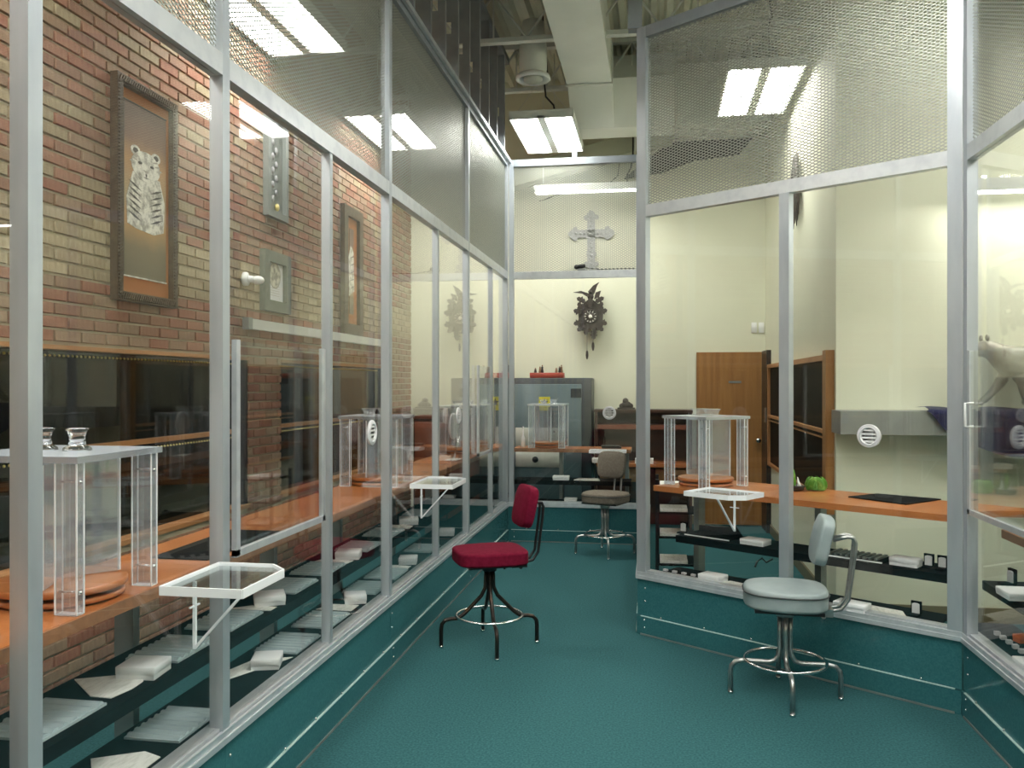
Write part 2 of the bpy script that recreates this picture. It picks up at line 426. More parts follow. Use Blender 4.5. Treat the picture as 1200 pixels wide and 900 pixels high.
# ------------------------------------------------------------------ fluorescent fixtures
def fixture(loc, rz, label, L=1.22, W=.61, lamps=2, top=5.165, group='hanging fluorescent lights'):
    t = thing('fluorescent_light', label, 'light', loc, rz, group)
    h = MB(); h.box(-W/2, W/2, -L/2, L/2, .0, .05)
    h.box(-W/2, -W/2+.012, -L/2, L/2, -.03, 0); h.box(W/2-.012, W/2, -L/2, L/2, -.03, 0)
    h.box(-W/2, W/2, -L/2, -L/2+.012, -.03, 0); h.box(-W/2, W/2, L/2-.012, L/2, -.03, 0)
    if lamps == 2: h.box(-.035, .035, -L/2, L/2, -.028, 0)
    put('housing', h, 'lamp_housing', t)
    spans = [(-W/2+.03, -.045), (.045, W/2-.03)] if lamps == 2 else [(-W/2+.015, W/2-.015)]
    for a, b in spans: put('diffuser', MB().box(a, b, -L/2+.03, L/2-.03, -.024, -.004), 'lamp_diffuser', t)
    if top:
        for s in (-1, 1):
            c = MB(); zt = top-loc[2]
            c.cyl((-W/2+.05, s*L*.42, .05), (0, s*L*.42, min(.38, zt*.7)), .003, 5); c.cyl((W/2-.05, s*L*.42, .05), (0, s*L*.42, min(.38, zt*.7)), .003, 5)
            c.cyl((0, s*L*.42, min(.38, zt*.7)), (0, s*L*.42, zt), .004, 5); put('hanger', c, 'steel_paint', t)
        c = MB(); zt = top-loc[2]
        c.tube([(.12, -L*.35, .05), (.10, -L*.34, .15), (.03, -L*.38, .22), (.02, -L*.40, .34), (.05, -L*.40, .42), (0.0, -L*.40, zt)], .009, 6); put('power_cord', c, 'cable_black', t)
    return t
ZL = 4.16
fixture((-1.06, 8.60, ZL), 0, 'hanging twin fluorescent light over the aisle, in front of the back partition')
fixture((.88, 7.62, ZL), 0, 'hanging twin fluorescent light seen through mesh above the right partition')
fixture((-2.60, 5.55, ZL), 0, 'near hanging twin fluorescent light before the brick wall')
fixture((-2.58, 8.25, ZL), 0, 'farther hanging twin fluorescent light before the brick wall')
fixture((3.12, 5.15, ZL), 0, 'hanging twin fluorescent light at the top right corner')
fixture((-2.55, 2.6, ZL), 0, 'added unseen twin fluorescent light nearest the camera by the brick wall')  # out of view, added so the brick wall is well lit
fixture((-.05, 3.3, ZL), 0, 'added unseen twin fluorescent light over the near part of the aisle')  # out of view, put in for the light it gives the near aisle
fixture((1.45, 3.1, ZL), 0, 'added unseen twin fluorescent light over the near end of the angled partition')  # unseen, added to brighten the right cream wall
fixture((.78, .6, ZL), 0, 'added unseen twin fluorescent light above the camera')  # unseen overhead lamp, added because the room needs its light
fixture((2.9, 2.2, ZL), 0, 'added unseen twin fluorescent light over the near right counter')  # unseen, added for light on the near right of the room
fixture((-.05, 1.5, ZL), 0, 'added unseen twin fluorescent light behind the camera, over the aisle')  # unseen extra lamp, added to lift the dim lower area
fixture((-2.45, .2, ZL), 0, 'added unseen twin fluorescent light behind the camera, left side')  # unseen, added because light under the counters was weak
fixture((2.9, -.4, ZL), 0, 'added unseen twin fluorescent light behind the camera, right side')  # unseen, one more lamp added for light near the camera
fixture((-.4, -1.6, ZL), 0, 'added unseen twin fluorescent light farthest behind the camera')  # never in view, added to light the room from behind
fixture((onY(690, 233, 9.55).x, 9.55, 3.80), PI/2, 'single strip fluorescent light on the back wall above the cross', W=.16, lamps=1, group='strip lights')
fixture((2.55, 6.0, 2.90), PI/2, 'single strip fluorescent light on the right cream wall', W=.14, lamps=1, top=None, group='strip lights')

# ------------------------------------------------------------------ glazed partitions
RZ0, RZ1, TZ0, TZ1 = 2.70, 2.775, 3.86, 3.93
def mesh_strands(x0, x1, z0, z1, y):
    """expanded metal: two families of slanting strands"""
    mb = MB(); sl = .44; pz = .0175; W, H = x1-x0, z1-z0
    for sgn in (1, -1):
        c = -sl*W if sgn > 0 else 0.0
        lim = H if sgn > 0 else H + sl*W
        while c < lim:
            pts = []
            a, b = 0.0, W
            za, zb = c, c + sgn*sl*W
            def clip(zv): return (zv-c)/(sgn*sl)
            if sgn > 0:
                if za < 0: a = clip(0)
                if zb > H: b = clip(H)
            else:
                if za > H: a = clip(H)
                if zb < 0: b = clip(0)
            if b-a > .01:
                p = (x0+a, y + sgn*.0012, z0+c+sgn*sl*a); q = (x0+b, y + sgn*.0012, z0+c+sgn*sl*b)
                mb.bar(p, q,   .0028, .0052, up=(0, 0, 1))
            c += pz
    return mb
def run(A, B, label, posts, thin=(), panes=True, ptop=TZ1, kneez=.36, pw=.05, mesh=True, screws=True, ends=True, mesh_from=-1e9):
    A, B = Vector(A), Vector(B); d = B-A; L = d.length; rz = math.atan2(d.y, d.x)
    t = thing('glazed_partition', label, 'partition', (A.x, A.y, 0), rz)
    ps = sorted(posts)
    for x in ps: put('post', MB().box(x-pw/2, x+pw/2, 0.0, .05, kneez, ptop), 'mill_aluminium', t)
    for x in thin: put('mullion', MB().box(x-.017, x+.017, .004, .046, kneez+.05, RZ0), 'mill_aluminium', t)
    cut = sorted(set(ps))
    for a, b in zip(cut, cut[1:]):
        a2, b2 = a+pw/2, b-pw/2
        r = MB().box(a2, b2, .0, .05, RZ0, RZ1); put('rail', r, 'bright_aluminium', t)
        r = MB().box(a2, b2, .0, .05, TZ0, TZ1); put('top_rail', r, 'stud_and_backlit_steel', t)  # darker than the lower rail: backlit shade put into the colour
        if mesh and (a+b)/2 > mesh_from:
            put('mesh_panel', mesh_strands(a2, b2, RZ1, TZ0, .028), 'mesh_wire', t, kind='stuff')
        # knee wall of carpet under clear sheet
        ka, kb = (a-.034 if a == cut[0] else a), (b+.032 if b == cut[-1] else b)
        put('knee_panel', MB().box(ka+.002, kb-.002, .004, .06, .122, kneez), 'knee_teal', t)
        put('kick_strip', MB().box(ka+.002, kb-.002, -.004, .05, .001, .118), 'knee_teal', t)
    xs = sorted(set(list(ps)+list(thin)))
    for a, b in zip(xs, xs[1:]):
        if panes: put('pane', MB().box(a+.02, b-.02, .022, .027, kneez+.055, RZ0), 'clear_pane', t)
    s = MB()
    s.box(ps[0]-pw/2, ps[-1]+pw/2, -.012, .05, kneez, kneez+.022); s.box(ps[0]-pw/2, ps[-1]+pw/2, -.006, .006, kneez+.022, kneez+.045)
    s.box(ps[0]-pw/2, ps[-1]+pw/2, .012, .07, kneez+.022, kneez+.055)
    put('sill', s, 'bright_aluminium', t)
    put('floor_edge', MB().box(ps[0], ps[-1], -.010, -.0045, .0, .010), 'galvanised', t)
    e = MB().box(ps[0], ps[-1], -.006, .004, .118, .123); put('clear_edge', e, 'knee_edge', t)
    if screws:
        sc = MB()
        for a, b in zip(cut, cut[1:]):
            n = max(2, int((b-a)/.30))
            for k in range(n): sc.lathe([(.007, 0), (.006, -.004), (.001, -.006)], (a+(k+.5)*(b-a)/n, -.004, .135), 6, axis='y')
            for z in (.22, .30): sc.lathe([(.007, 0), (.006, -.004), (.001, -.006)], (a+.03, .003, z), 6, axis='y')
            for z in (.05, .10): sc.lathe([(.007, 0), (.006, -.004), (.001, -.006)], (a+.03, -.005, z), 6, axis='y')
        put('screws', sc, 'screw_steel', t, kind='stuff')
    return t
def sash(t, x0, x1, z0=1.0, z1=1.78, y=-.008, closed=False):
    s = put('sash', MB().box(x0+.03, x1-.03, y+.004, y+.009, z0+.02, z1-.005), 'clear_sheet', t)
    m = MB().box(x0, x0+.028, y, y+.02, z0, z1); m.box(x1-.03, x1, y, y+.02, z0, z1); m.box(x0, x1, y, y+.02, z0-.004, z0+.022)
    put('sash_frame', m, 'bright_aluminium', s)
    return s
Y0 = -.9
lp = run((PX, Y0, 0), (PX, PB, 0), 'long aluminium and glass partition along the left side, facing the brick wall',
         [0, .9-Y0, 1.86-Y0, 2.80-Y0, 4.70-Y0, 6.79-Y0, PB-Y0-.03], [3.80-Y0, 5.81-Y0, 7.83-Y0], mesh_from=1.9)
sash(lp, 2.86-Y0, 3.70-Y0); sash(lp, 7.15-Y0, 7.72-Y0)
bp_ = run((PX, PB, 0), (-.11, PB, 0), 'aluminium and glass partition closing the far end of the aisle', [.03, 1.33], [], ptop=TZ1)
put('rail_stub', MB().box(.66, .71, .005, .045, TZ1, 4.2), 'stud_and_backlit_steel', bp_)
dv = run((-.11, PB, 0), (-.11, P1.y, 0), 'glass partition seen edge-on running back from the middle corner post', [.05, 1.05, 2.05, PB-P1.y-.04], [])
ap = run(P1, P2, 'angled aluminium and glass partition in front of the right counter', [.03, (P2-P1).length-.035], [], pw=.07)
# mullion found from where the photograph shows it
U = (P2-P1).normalized(); NRM = Vector((-U.y, U.x, 0))
def on_angled(px, py, off=0.0):
    r = ray(px, py); P = P1 + NRM*off
    t = (P - Vector((0, 0, 0))).dot(NRM)/r.dot(NRM)
    h = r*t; return (h-P1).dot(U), CH + r.z*t
xm = on_angled(919, 450)[0]
put('mullion', MB().box(xm-.03, xm+.03, -.004, .05, .415, RZ0), 'mill_aluminium', ap)
rp = run((P2.x, P2.y, 0), (P2.x, 0.2, 0), 'aluminium and glass partition at the right edge, running towards the camera', [.035, 1.0, 2.2, 3.4], [])
sash(rp, .085, .92)
hd = MB().tube([(.17, -.008, 1.42), (.17, -.045, 1.42), (.17, -.045, 1.53), (.17, -.008, 1.53)], .006, 8)
put('sash_handle', hd, 'white_plastic', rp)
# corner uprights continuing to the deck
t = tag(put('corner_column', MB().box(P1.x-.06, P1.x+.03, P1.y-.005, P1.y+.075, TZ1+.002, 4.98), 'stud_and_backlit_steel'), 'dark steel column above the middle corner post', 'column')
tag(put('corner_column', MB().box(P2.x-.02, P2.x+.07, P2.y-.01, P2.y+.08, TZ1+.002, 4.98), 'mill_aluminium'), 'steel column above the right corner post', 'column')
# brace beams along the tops
# stud wall above left partition
t = thing('stud_wall', 'open steel stud framing above the left partition, up to the joists', 'framing', (PX, 0, TZ1))
y = 4.35
while y < 8.75:
    s = MB(); zt = 4.98-TZ1
    # C section: web faces the camera, with a punched slot
    z0s, z1s = .38, .47
    s.box(-.15, 0, -.003, .0, 0, z0s); s.box(-.15, 0, -.003, 0, z1s, zt); s.box(-.15, -.095, -.003, 0, z0s, z1s); s.box(-.055, 0, -.003, 0, z0s, z1s)
    s.box(-.003, 0, 0, .035, 0, zt); s.box(-.15, -.147, 0, .035, 0, zt)
    put('stud', s, 'stud_and_backlit_steel', t).location = (0, y, .004); y += .41
put('bottom_track', MB().box(-.155, .004, 4.2, 8.72, -.0, .004), 'stud_and_backlit_steel', t)
put('top_track', MB().box(-.155, .006, 4.2, 8.72, zt-.05, zt+.004), 'stud_and_backlit_steel', t)
put('edge_angle', MB().box(.004, .03, 4.2, 8.70, -.03, .0), 'mill_aluminium', t)

# ------------------------------------------------------------------ counters and shelves
def counter(A, B, label, y0, y1, ups, rz=None, shelf=None, low=(.075, .34), up=(.19, .50), x0=0, x1=None, poly=None, sx0=None):
    A, B = Vector(A), Vector(B); d = B-A; L = d.length if x1 is None else x1; rz = math.atan2(d.y, d.x)
    t = thing('counter', label, 'counter', (A.x, A.y, 0), rz)
    m = MB()
    if poly: m.prism(poly, TOP-.035, TOP)
    else: m.box(x0, L, y0, y1, TOP-.035, TOP)
    put('worktop', m, 'orange_wood', t)
    if not poly: put('front_edge', MB().box(x0, L, y0-.006, y0, TOP-.04, TOP-.002), 'wood_edge', t)
    for u in ups: put('upright', MB().box(u-.02, u+.02, up[1]+.004, up[1]+.085, 0, TOP-.037), 'galvanised', t)
    if sx0 is not None: x0 = sx0
    sm = MB().box(x0, L, up[0], up[1], SHZ-.012, SHZ); sm.box(x0, L, up[0], up[0]+.012, SHZ-.045, SHZ-.012)
    put('upper_shelf', sm, 'shelf_black', t)
    if low: put('lower_shelf', MB().box(x0, L, low[0], low[1], .392, .404), 'shelf_black', t)
    return t
SHZ = SH
c1 = counter((PX, 0, 0), (PX, PB, 0), 'long orange wood counter with black shelves behind the left partition', .145, .56, [2.12, 3.04, 4.28, 5.25, 6.4, 7.6], x0=-.8, x1=PB+.75)
SHZ = SHR
c2 = counter((PX, PB, 0), (-.11, PB, 0), 'orange wood counter with black shelves behind the back partition', .145, .5, [.5, 1.2], x0=.03, x1=1.25, low=(.1, .3), up=(.12, .42))
LA = (P2-P1).length
c3 = counter(P1, P2, 'orange wood counter with black shelves behind the angled partition', .15, .70, [on_angled(821, 600, .6)[0], on_angled(963, 600, .6)[0]],
             poly=[(.02, .15), (LA-.12, .15), (LA-.02, .45), (LA+.25, .70), (.1, .78)], x0=.12, x1=LA-.14, low=(.075, .30), up=(.26, .54))
c4 = counter((P2.x, P2.y, 0), (P2.x, 0, 0), 'orange wood counter with black shelves behind the partition at the right edge', .10, .62, [.3, 1.6, 2.9], x0=.22, low=(.075, .3), up=(.16, .48), sx0=-.2)

# ------------------------------------------------------------------ pass-through carousels
GC = 'pass-through carousels'
def carousel(loc, rz, label, knob='square', turn=.4, group=GC):
    t = thing('pass_through_carousel', label, 'carousel', loc, rz, group)
    w = .38; h = .46
    put('top_plate', MB().box(-w/2-.01, w/2+.01, -w/2-.01, w/2+.01, h-.02, h), 'plate_acrylic', t)
    e = MB()
    for sx in (-1, 1): e.box(sx*(w/2+.01)-.002, sx*(w/2+.01)+.002, -w/2-.012, w/2+.012, h-.019, h-.001); e.box(-w/2-.01, w/2+.01, sx*(w/2+.01)-.002, sx*(w/2+.01)+.002, h-.019, h-.001)
    put('plate_edge', e, 'edge_glow', t)
    for sx in (-1, 1):
        for sy in (-1, 1):
            x, y = sx*(w/2-.032), sy*(w/2-.016)
            c = put('corner_slab', MB().box(x-.032, x+.032, y-.015, y+.015, 0.002, h-.021), 'slab_acrylic', t)
            e = MB()
            for ex, ey in ((-1, -1), (1, 1), (-1, 1), (1, -1)): e.box(x+ex*.032-.0018, x+ex*.032+.0018, y+ey*.015-.0018, y+ey*.015+.0018, .002, h-.021)
            e.box(x-.032, x+.032, y-.015, y+.015, 0.0, .0035)
            put('polished_edge', e, 'frosted_edge', c, kind='stuff')
            p = MB()
            for z in (.065, h-.075): p.cyl((x-.03, y, z), (x+.03, y, z), .0035, 8); p.ball((x+.032, y, z), .007, sub=1)
            put('pins', p, 'chrome', c, kind='stuff')
    put('base_disc', MB().lathe([(.17, .004), (.175, .008), (.175, .018), (.17, .022)], n=40), 'orange_wood', t)
    put('turntable', MB().lathe([(.178, .034), (.182, .038), (.182, .052), (.178, .056)], n=40), 'orange_wood', t)
    put('bearing', MB().lathe([(.05, .022), (.05, .034)]), 'chrome', t)
    for k in range(3):
        a = turn + k*2*PI/3
        m = MB(); dx, dy = math.cos(a), math.sin(a)
        m.bar((0, 0, .245), (dx*.165, dy*.165, .245), .010, .37); put('divider', m, 'slab_acrylic', t)
        m = MB(); m.box(dx*.165-.003, dx*.165+.003, dy*.165-.003, dy*.165+.003, .06, .43); put('divider_edge', m, 'frosted_edge', t)
    for s in (-1, 1):
        m = MB(); x = s*.055
        if knob == 'square':
            for (r0, z0), (r1, z1) in zip([(.036, .0), (.030, .008), (.034, .03), (.044, .045)], [(.030, .008), (.034, .03), (.044, .045), (.034, .042)]):
                v = m._verts([(x+sx*r, sy*r, h+.001+z) for r, z in ((r0, z0), (r1, z1)) for sx, sy in ((-1, -1), (1, -1), (1, 1), (-1, 1))])
                for k in range(4): m.b.faces.new((v[k], v[(k+1) % 4], v[4+(k+1) % 4], v[4+k]))
            v = m._verts([(x+sx*.034, sy*.034, h+.001+.042) for sx, sy in ((-1, -1), (1, -1), (1, 1), (-1, 1))]); m.b.faces.new(v)
            v = m._verts([(x+sx*.036, sy*.036, h+.001) for sx, sy in ((-1, -1), (1, -1), (1, 1), (-1, 1))]); m.b.faces.new(v[::-1])
            bmesh.ops.remove_doubles(m.b, verts=m.b.verts, dist=.0005)
            put('cup', m, 'frosted_clear', t)
        else:
            m.lathe([(.04, 0), (.038, .008), (.024, .018), (.021, .04), (.026, .058), (.033, .066), (.030, .07), (.02, .068)], (x, 0, h+.001), 24)
            put('cup', m, 'cast_acrylic', t)
    return t
m = thin_clear('frosted_clear', (.9, .92, .93), .22, .12)
carousel((-1.845, 2.415, TOP+.001), 0, 'nearest clear acrylic carousel on the left counter, with round flared cups', 'round', .9).scale = (1.08, 1.06, 1.0)
carousel((-1.835, 5.50, TOP+.001), 0, 'clear acrylic carousel halfway down the left counter, with a white vent before it', 'square', .4)
carousel((-1.835, 8.10, TOP+.001), 0, 'farthest clear acrylic carousel on the left counter', 'square', .4)
pc = onY(643, 500, 9.02); carousel((pc.x, 9.02, TOP+.001), 0, 'clear acrylic carousel on the back counter before the grey safe', 'square', .8)
xa, _ = on_angled(827, 560, .40); pa = P1 + U*xa + NRM*.40
carousel((pa.x, pa.y, TOP+.001), math.atan2(U.y, U.x)-.22, 'clear acrylic carousel on the right counter before the wooden door', 'square', 1.1)

def deal_tray(loc, rz, label, L=.36, D=.27, group='acrylic pass trays'):
    """local x along the partition, local -y to the aisle"""
    t = thing('pass_tray', label, 'tray', loc, rz, group)
    c = .07
    poly = [(-L/2, 0), (L/2, 0), (L/2, -D+c), (L/2-c, -D), (-L/2, -D)]
    put('tray_plate', MB().prism(poly, -.006, 0), 'clear_sheet', t)
    e = MB()
    for a, b in zip(poly, poly[1:]+poly[:1]): e.bar((*a, -.008), (*b, -.008), .006, .028)
    put('rim', e, 'frosted_edge', t)
    b = MB(); b.bar((0, -.012, -.02), (0, -.012, -.24), .010, .010); b.bar((0, -D+.06, -.022), (0, -.015, -.235), .010, .008)
    b.bar((-.03, -.012, -.10), (.03, -.012, -.10), .005, .005)
    put('bracket', b, 'frosted_edge', t)
    return t
deal_tray((PX-.006, 2.58, .995), PI/2, 'clear acrylic tray bracketed to the left partition nearest the camera')
deal_tray((PX-.006, 5.33, .995), PI/2, 'clear acrylic tray on the left partition beyond the maroon chair', L=.44)
xt, _ = on_angled(862, 580, -.0)
pt = P1 + U*xt; deal_tray((pt.x, pt.y, .99), math.atan2(U.y, U.x), 'clear acrylic tray bracketed to the angled right partition', L=.36)
pt = onY(713, 527, PB); t4 = deal_tray((pt.x, PB-.006, .955), 0, 'white rimmed tray on the back partition above the taupe chair', L=.36, D=.2)
m = MB().box(-.08, .12, .18, .30, 0, .018); m.box(-.09, .10, .15, .34, .019, .026)
o = put('clipboard', m, 'black_plastic'); o.location = (pt.x, PB+.04, TOP+.001); tag(o, 'black folder lying on the back counter by the tray', 'folder')

# ------------------------------------------------------------------ speak-through vents
def vent(loc, rz, label, r=.062):
    t = thing('speak_vent', label, 'vent', loc, rz, 'round speak-through vents')
    put('ring', MB().lathe([(r*.66, -.004), (r*.66, -.014), (r*.78, -.018), (r*.84, -.010), (r*.92, -.014), (r, -.010), (r, -.001), (r*.66, -.001)], axis='y', n=36), 'silver_satin', t)
    put('backing', MB().lathe([(r*.66, -.002), (r*.66, -.004)], axis='y', n=30), 'black_plastic', t)
    for k in range(4):
        z = (k-1.5)*r*.32; hw = math.sqrt(max((r*.64)**2-z*z, 0))
        put('slat', MB().bar((-hw, -.008, z), (hw, -.008, z), .006, r*.15), 'white_plastic', t)
    return t
vt = onX(430, 507, PX); vent((PX+.021, vt.y, vt.z), PI/2, 'white round vent in the left partition before the middle carousel', .066)
vt = onX(533, 487, PX); vent((PX+.021, vt.y, vt.z), PI/2, 'white round vent far down the left partition', .062)
xv, zv = on_angled(1017, 511, 0); pv = P1 + U*xv + NRM*.021
vent((pv.x, pv.y, zv), math.atan2(U.y, U.x), 'white round vent in the angled right partition above the black mat')
vt = onY(714, 484, PB); vent((vt.x, PB+.021, vt.z), 0, 'white round vent in the back partition above the taupe chair', .068)

# ------------------------------------------------------------------ shelf goods
def ribbed(x0, x1, y0, y1, z, label, rz=0, c=None):
    cx, cy = (x0+x1)/2, (y0+y1)/2
    if c: cx, cy = c
    t = thing('ribbed_tray', label, 'tray', (cx, cy, z+.001), rz, 'grey ribbed trays on the shelves')
    hx, hy = (x1-x0)/2, (y1-y0)/2
    put('base', MB().box(-hx, hx, -hy, hy, 0, .008), 'ribbed_acrylic', t)
    m = MB(); n = 7
    for k in range(n):
        y = -hy + (k+.5)*2*hy/n
        m.prism([(y-hy/n*.75, .008), (y-hy/n*.3, .017), (y+hy/n*.3, .017), (y+hy/n*.75, .008)], -hx+.005, hx-.005, plane='yz')
    put('ribs', m, 'ribbed_acrylic', t)
    return t
def wbox(x, y, z, label, rz=0, sx=.13, sy=.12, h=.045, m='white_board'):
    t = thing('card_box', label, 'box', (x, y, z+.001), rz, 'white cardboard boxes on the shelves')
    b = MB().box(-sx/2+.002, sx/2-.002, -sy/2+.002, sy/2-.002, 0, h*.5); put('box_base', b, m, t)
    b = MB().box(-sx/2, sx/2, -sy/2, sy/2, h*.35, h).bevel(.003, 1); put('box_lid', b, m, t)
    return t
def sheet(pts, z, label, th=.0025):
    c = sum((Vector((p[0], p[1], 0)) for p in pts), Vector())/len(pts)
    m = MB().prism([(p[0]-c.x, p[1]-c.y) for p in pts], 0, th)
    o = put('paper_sheet', m, 'white_paper'); o.location = (c.x, c.y, z+.001)
    return tag(o, label, 'paper', 'loose sheets on the shelves')
ORD = ['first', 'second', 'third', 'fourth', 'fifth', 'sixth', 'seventh', 'eighth']
for k, y in enumerate([2.17, 2.87, 3.27, 3.90, 4.30, 4.95, 5.45, 6.35]):
    ribbed(-1.925, -1.715, y, y+.29, SH, 'grey ribbed tray on the upper left shelf, %s from the camera' % ORD[k])
for k, y in enumerate([1.95, 2.66, 3.62, 4.02, 4.72, 5.10, 5.95]):
    ribbed(-1.79, -1.585, y, y+.28, .404, 'grey ribbed tray on the lower left shelf, %s from the camera' % ORD[k])
for k, (y, r) in enumerate([(2.745, .1), (3.735, .5), (4.78, .2), (6.02, .3)]):
    wbox(-1.77, y, SH, 'white box on the upper left shelf, %s from the camera' % ORD[k], r, .14, .13, .045)
for k, (y, r) in enumerate([(3.46, .3), (4.56, .4), (5.60, .2), (6.7, .2)]):
    wbox(-1.65, y, .404, 'white box on the lower left shelf, %s from the camera' % ORD[k], r, .12, .13, .045)
Q = lambda z, *p: [at(a, b, z) for a, b in p]
sheet(Q(SH, (87, 797), (106, 817), (130, 819), (155, 808), (168, 799), (167, 792), (160, 790)), SH, 'curved white sheet in front of the nearest white box, upper left shelf')
sheet([(-1.93, 3.58), (-1.70, 3.60), (-1.70, 3.665), (-1.82, 3.67)], SH, 'white sheet under the second white box, upper left shelf')
sheet([(-1.93, 4.63), (-1.72, 4.62), (-1.71, 4.70), (-1.9, 4.71)], SH, 'white sheet beside the third white box, upper left shelf')
sheet([(-1.9, 5.84), (-1.7, 5.8), (-1.71, 5.93), (-1.9, 5.94)], SH, 'white sheet on the upper left shelf near the far end')
sheet([(-1.80, 2.50), (-1.66, 2.58), (-1.585, 2.55), (-1.585, 2.36), (-1.68, 2.34)], .404, 'white sheet at the bottom left corner, lower left shelf')
sheet([(-1.80, 3.30), (-1.74, 3.52), (-1.585, 3.58), (-1.60, 3.54), (-1.73, 3.26)], .404, 'white sheet on the lower left shelf behind the first white box')
sheet([(-1.80, 4.36), (-1.60, 4.36), (-1.60, 4.48), (-1.75, 4.48)], .404, 'white sheet before the second white box, lower left shelf')
sheet([(-1.8, 5.42), (-1.6, 5.40), (-1.6, 5.50), (-1.8, 5.52)], .404, 'white sheet before the third white box, lower left shelf')

# right side shelves (placed along the angled partition)
AR = math.atan2(U.y, U.x)
def ang(px, py, z):
    return at(px, py, z)
p = ang(886, 639, SHR); wbox(p.x, p.y+.03, SHR, 'shallow white box on the upper right shelf below the tray', AR, .16, .11, .035)
p = ang(1061, 664, SHR); wbox(p.x+.01, p.y+.03, SHR, 'white box on the upper right shelf left of the ring stands', AR, .15, .09, .045)
p = ang(836, 682, .404); wbox(p.x, p.y+.04, .404, 'white box on the right sill shelf left of the grey stool', AR, .15, .11, .04)
p = ang(1001, 717, .404); wbox(p.x, p.y+.05, .404, 'white box on the right sill shelf, right of the grey stool', AR, .17, .10, .04)
p = ang(1185, 700, SHR); wbox(p.x+.03, p.y, SHR, 'white box on the upper shelf at the right edge', -PI/2, .16, .14, .035)
p = ang(1198, 782, .404); wbox(p.x+.03, p.y, .404, 'white box on the lowest shelf at the right edge', -PI/2, .12, .10, .03)
o = wbox(P2.x+.22, P2.y-.12, .404, 'small orange box on the lower shelf at the right edge', .3, .06, .05, .035, 'orange_card')
p = ang(660, 560, SHR); wbox(p.x, PB+.18, SHR, 'small white box on the back counter shelf', 0, .17, .10, .045)
p = ang(692, 558, SHR); sheet([(p.x-.14, PB+.14), (p.x+.13, PB+.14), (p.x+.10, PB+.30), (p.x-.10, PB+.30)], SHR, 'white paper on the back counter shelf beside the small box', .01)
p = ang(665, 592, .404); wbox(p.x, PB+.19, .404, 'flat white box on the sill of the back partition', 0, .13, .08, .03)
q = [P1+U*a+NRM*b for a, b in ((1.27, .09), (1.66, .085), (1.60, .19), (1.30, .20))]; sheet(q, .404, 'crumpled white sheet on the right sill shelf, beside a ring stand')
q = [P1+U*a+NRM*b for a, b in ((.55, .09), (.74, .085), (.72, .16), (.58, .17))]; sheet(q, .404, 'white sheet on the right sill shelf behind the grey stool seat')
# black board with white edge, ribbed black mat
xb, _ = on_angled(836, 628, .40)
t = thing('display_board', 'black folded display board with a white front edge on the upper right shelf', 'board', (*(P1+U*xb+NRM*.40).xy, SHR+.001), AR)
put('board', MB().prism([(-.16, 0), (.17, 0), (.17, .004), (.11, .08), (.06, .06), (-.02, .05), (-.16, .045)], -.0, .006, plane='xz', o=(0, .08, 0)).box(-.16, .17, -.09, .08, 0, .006), 'shelf_black', t)
put('board_edge', MB().box(-.16, .17, -.096, -.09, 0, .007), 'white_board', t)
xb, _ = on_angled(1007, 652, .40)
t = thing('ring_tray', 'black ribbed ring tray on the upper right shelf behind the stool back', 'tray', (*(P1+U*xb+NRM*.40).xy, SHR+.001), AR)
put('base', MB().box(-.17, .17, -.1, .1, 0, .008), 'shelf_black', t)
m = MB()
for k in range(9): m.bar((-.14+k*.033, -.08, .014), (-.14+k*.033, .08, .014), .016, .012)
put('ribs', m, 'plaque_grey', t)
put('front_edge', MB().box(-.17, .17, -.105, -.1, 0, .008), 'white_board', t)
def ringstand(x, off, z, label, rz=AR, s=1, base=None):
    P = base if base is not None else P1 + U*x + NRM*off
    t = thing('ring_stand', label, 'stand', (P.x, P.y, z+.001), rz, 'black jewellery stands')
    put('base', MB().box(-.022*s, .022*s, -.03*s, .03*s, 0, .012*s), 'shelf_black', t)
    put('back_card', MB().box(-.026*s, .026*s, .018*s, .03*s, .012*s, .075*s), 'shelf_black', t)
    put('insert', MB().prism([(-.018*s, .014*s), (.018*s, .014*s), (.018*s, .062*s), (.008*s, .066*s), (-.008*s, .066*s), (-.018*s, .062*s)], .010*s, .0175*s, plane='xz'), 'silver_satin', t)
    return t
for px, la in ((1087, 'first ring stand right of the white box, upper right shelf'), (1103, 'second ring stand right of the white box, upper right shelf'), (1118, 'third ring stand right of the white box, beside the corner post')):
    x_, _ = on_angled(px, 660, .36); ringstand(x_, .36, SHR, la)
x_, _ = on_angled(1072, 722, .14); ringstand(x_, .14, .404, 'single ring stand low on the right sill shelf')
x_, _ = on_angled(833, 622, .34); ringstand(x_-.22, .34, SHR, 'ring stand left of the folded black board')
for k, (dx, dy, la) in enumerate([(.10, -.32, 'black jewellery stand nearest the right corner post'), (.16, -.42, 'second black jewellery stand at the right edge, upper shelf'), (.12, -.52, 'third black jewellery stand at the right edge, upper shelf'), (.30, -.46, 'black jewellery stand at the back of the right edge shelf')]):
    ringstand(0, 0, SHR, la, -PI/2+.2, 1.1, P2+Vector((dx+.14, dy+.42, 0)))
m = MB()
for k in range(5):
    m.box(-.012, .012, k*.07-.012, k*.07+.012, 0, .018)
o = put('tag_row', m, 'silver_satin'); o.location = (P2.x+.15, P2.y-.30, .405); tag(o, 'row of small silver tags on the lowest right shelf', 'tags'); o['kind'] = 'stuff'
m = MB()
for k in range(5): m.box(k*.07-.014, k*.07+.014, -.01, .01, 0, .012)
o = put('tag_row', m, 'silver_satin'); o.location = (*(P1+U*.13+NRM*.13).xy, .405); o.rotation_euler[2] = AR; tag(o, 'row of small white tags on the sill shelf by the middle post', 'tags'); o['kind'] = 'stuff'
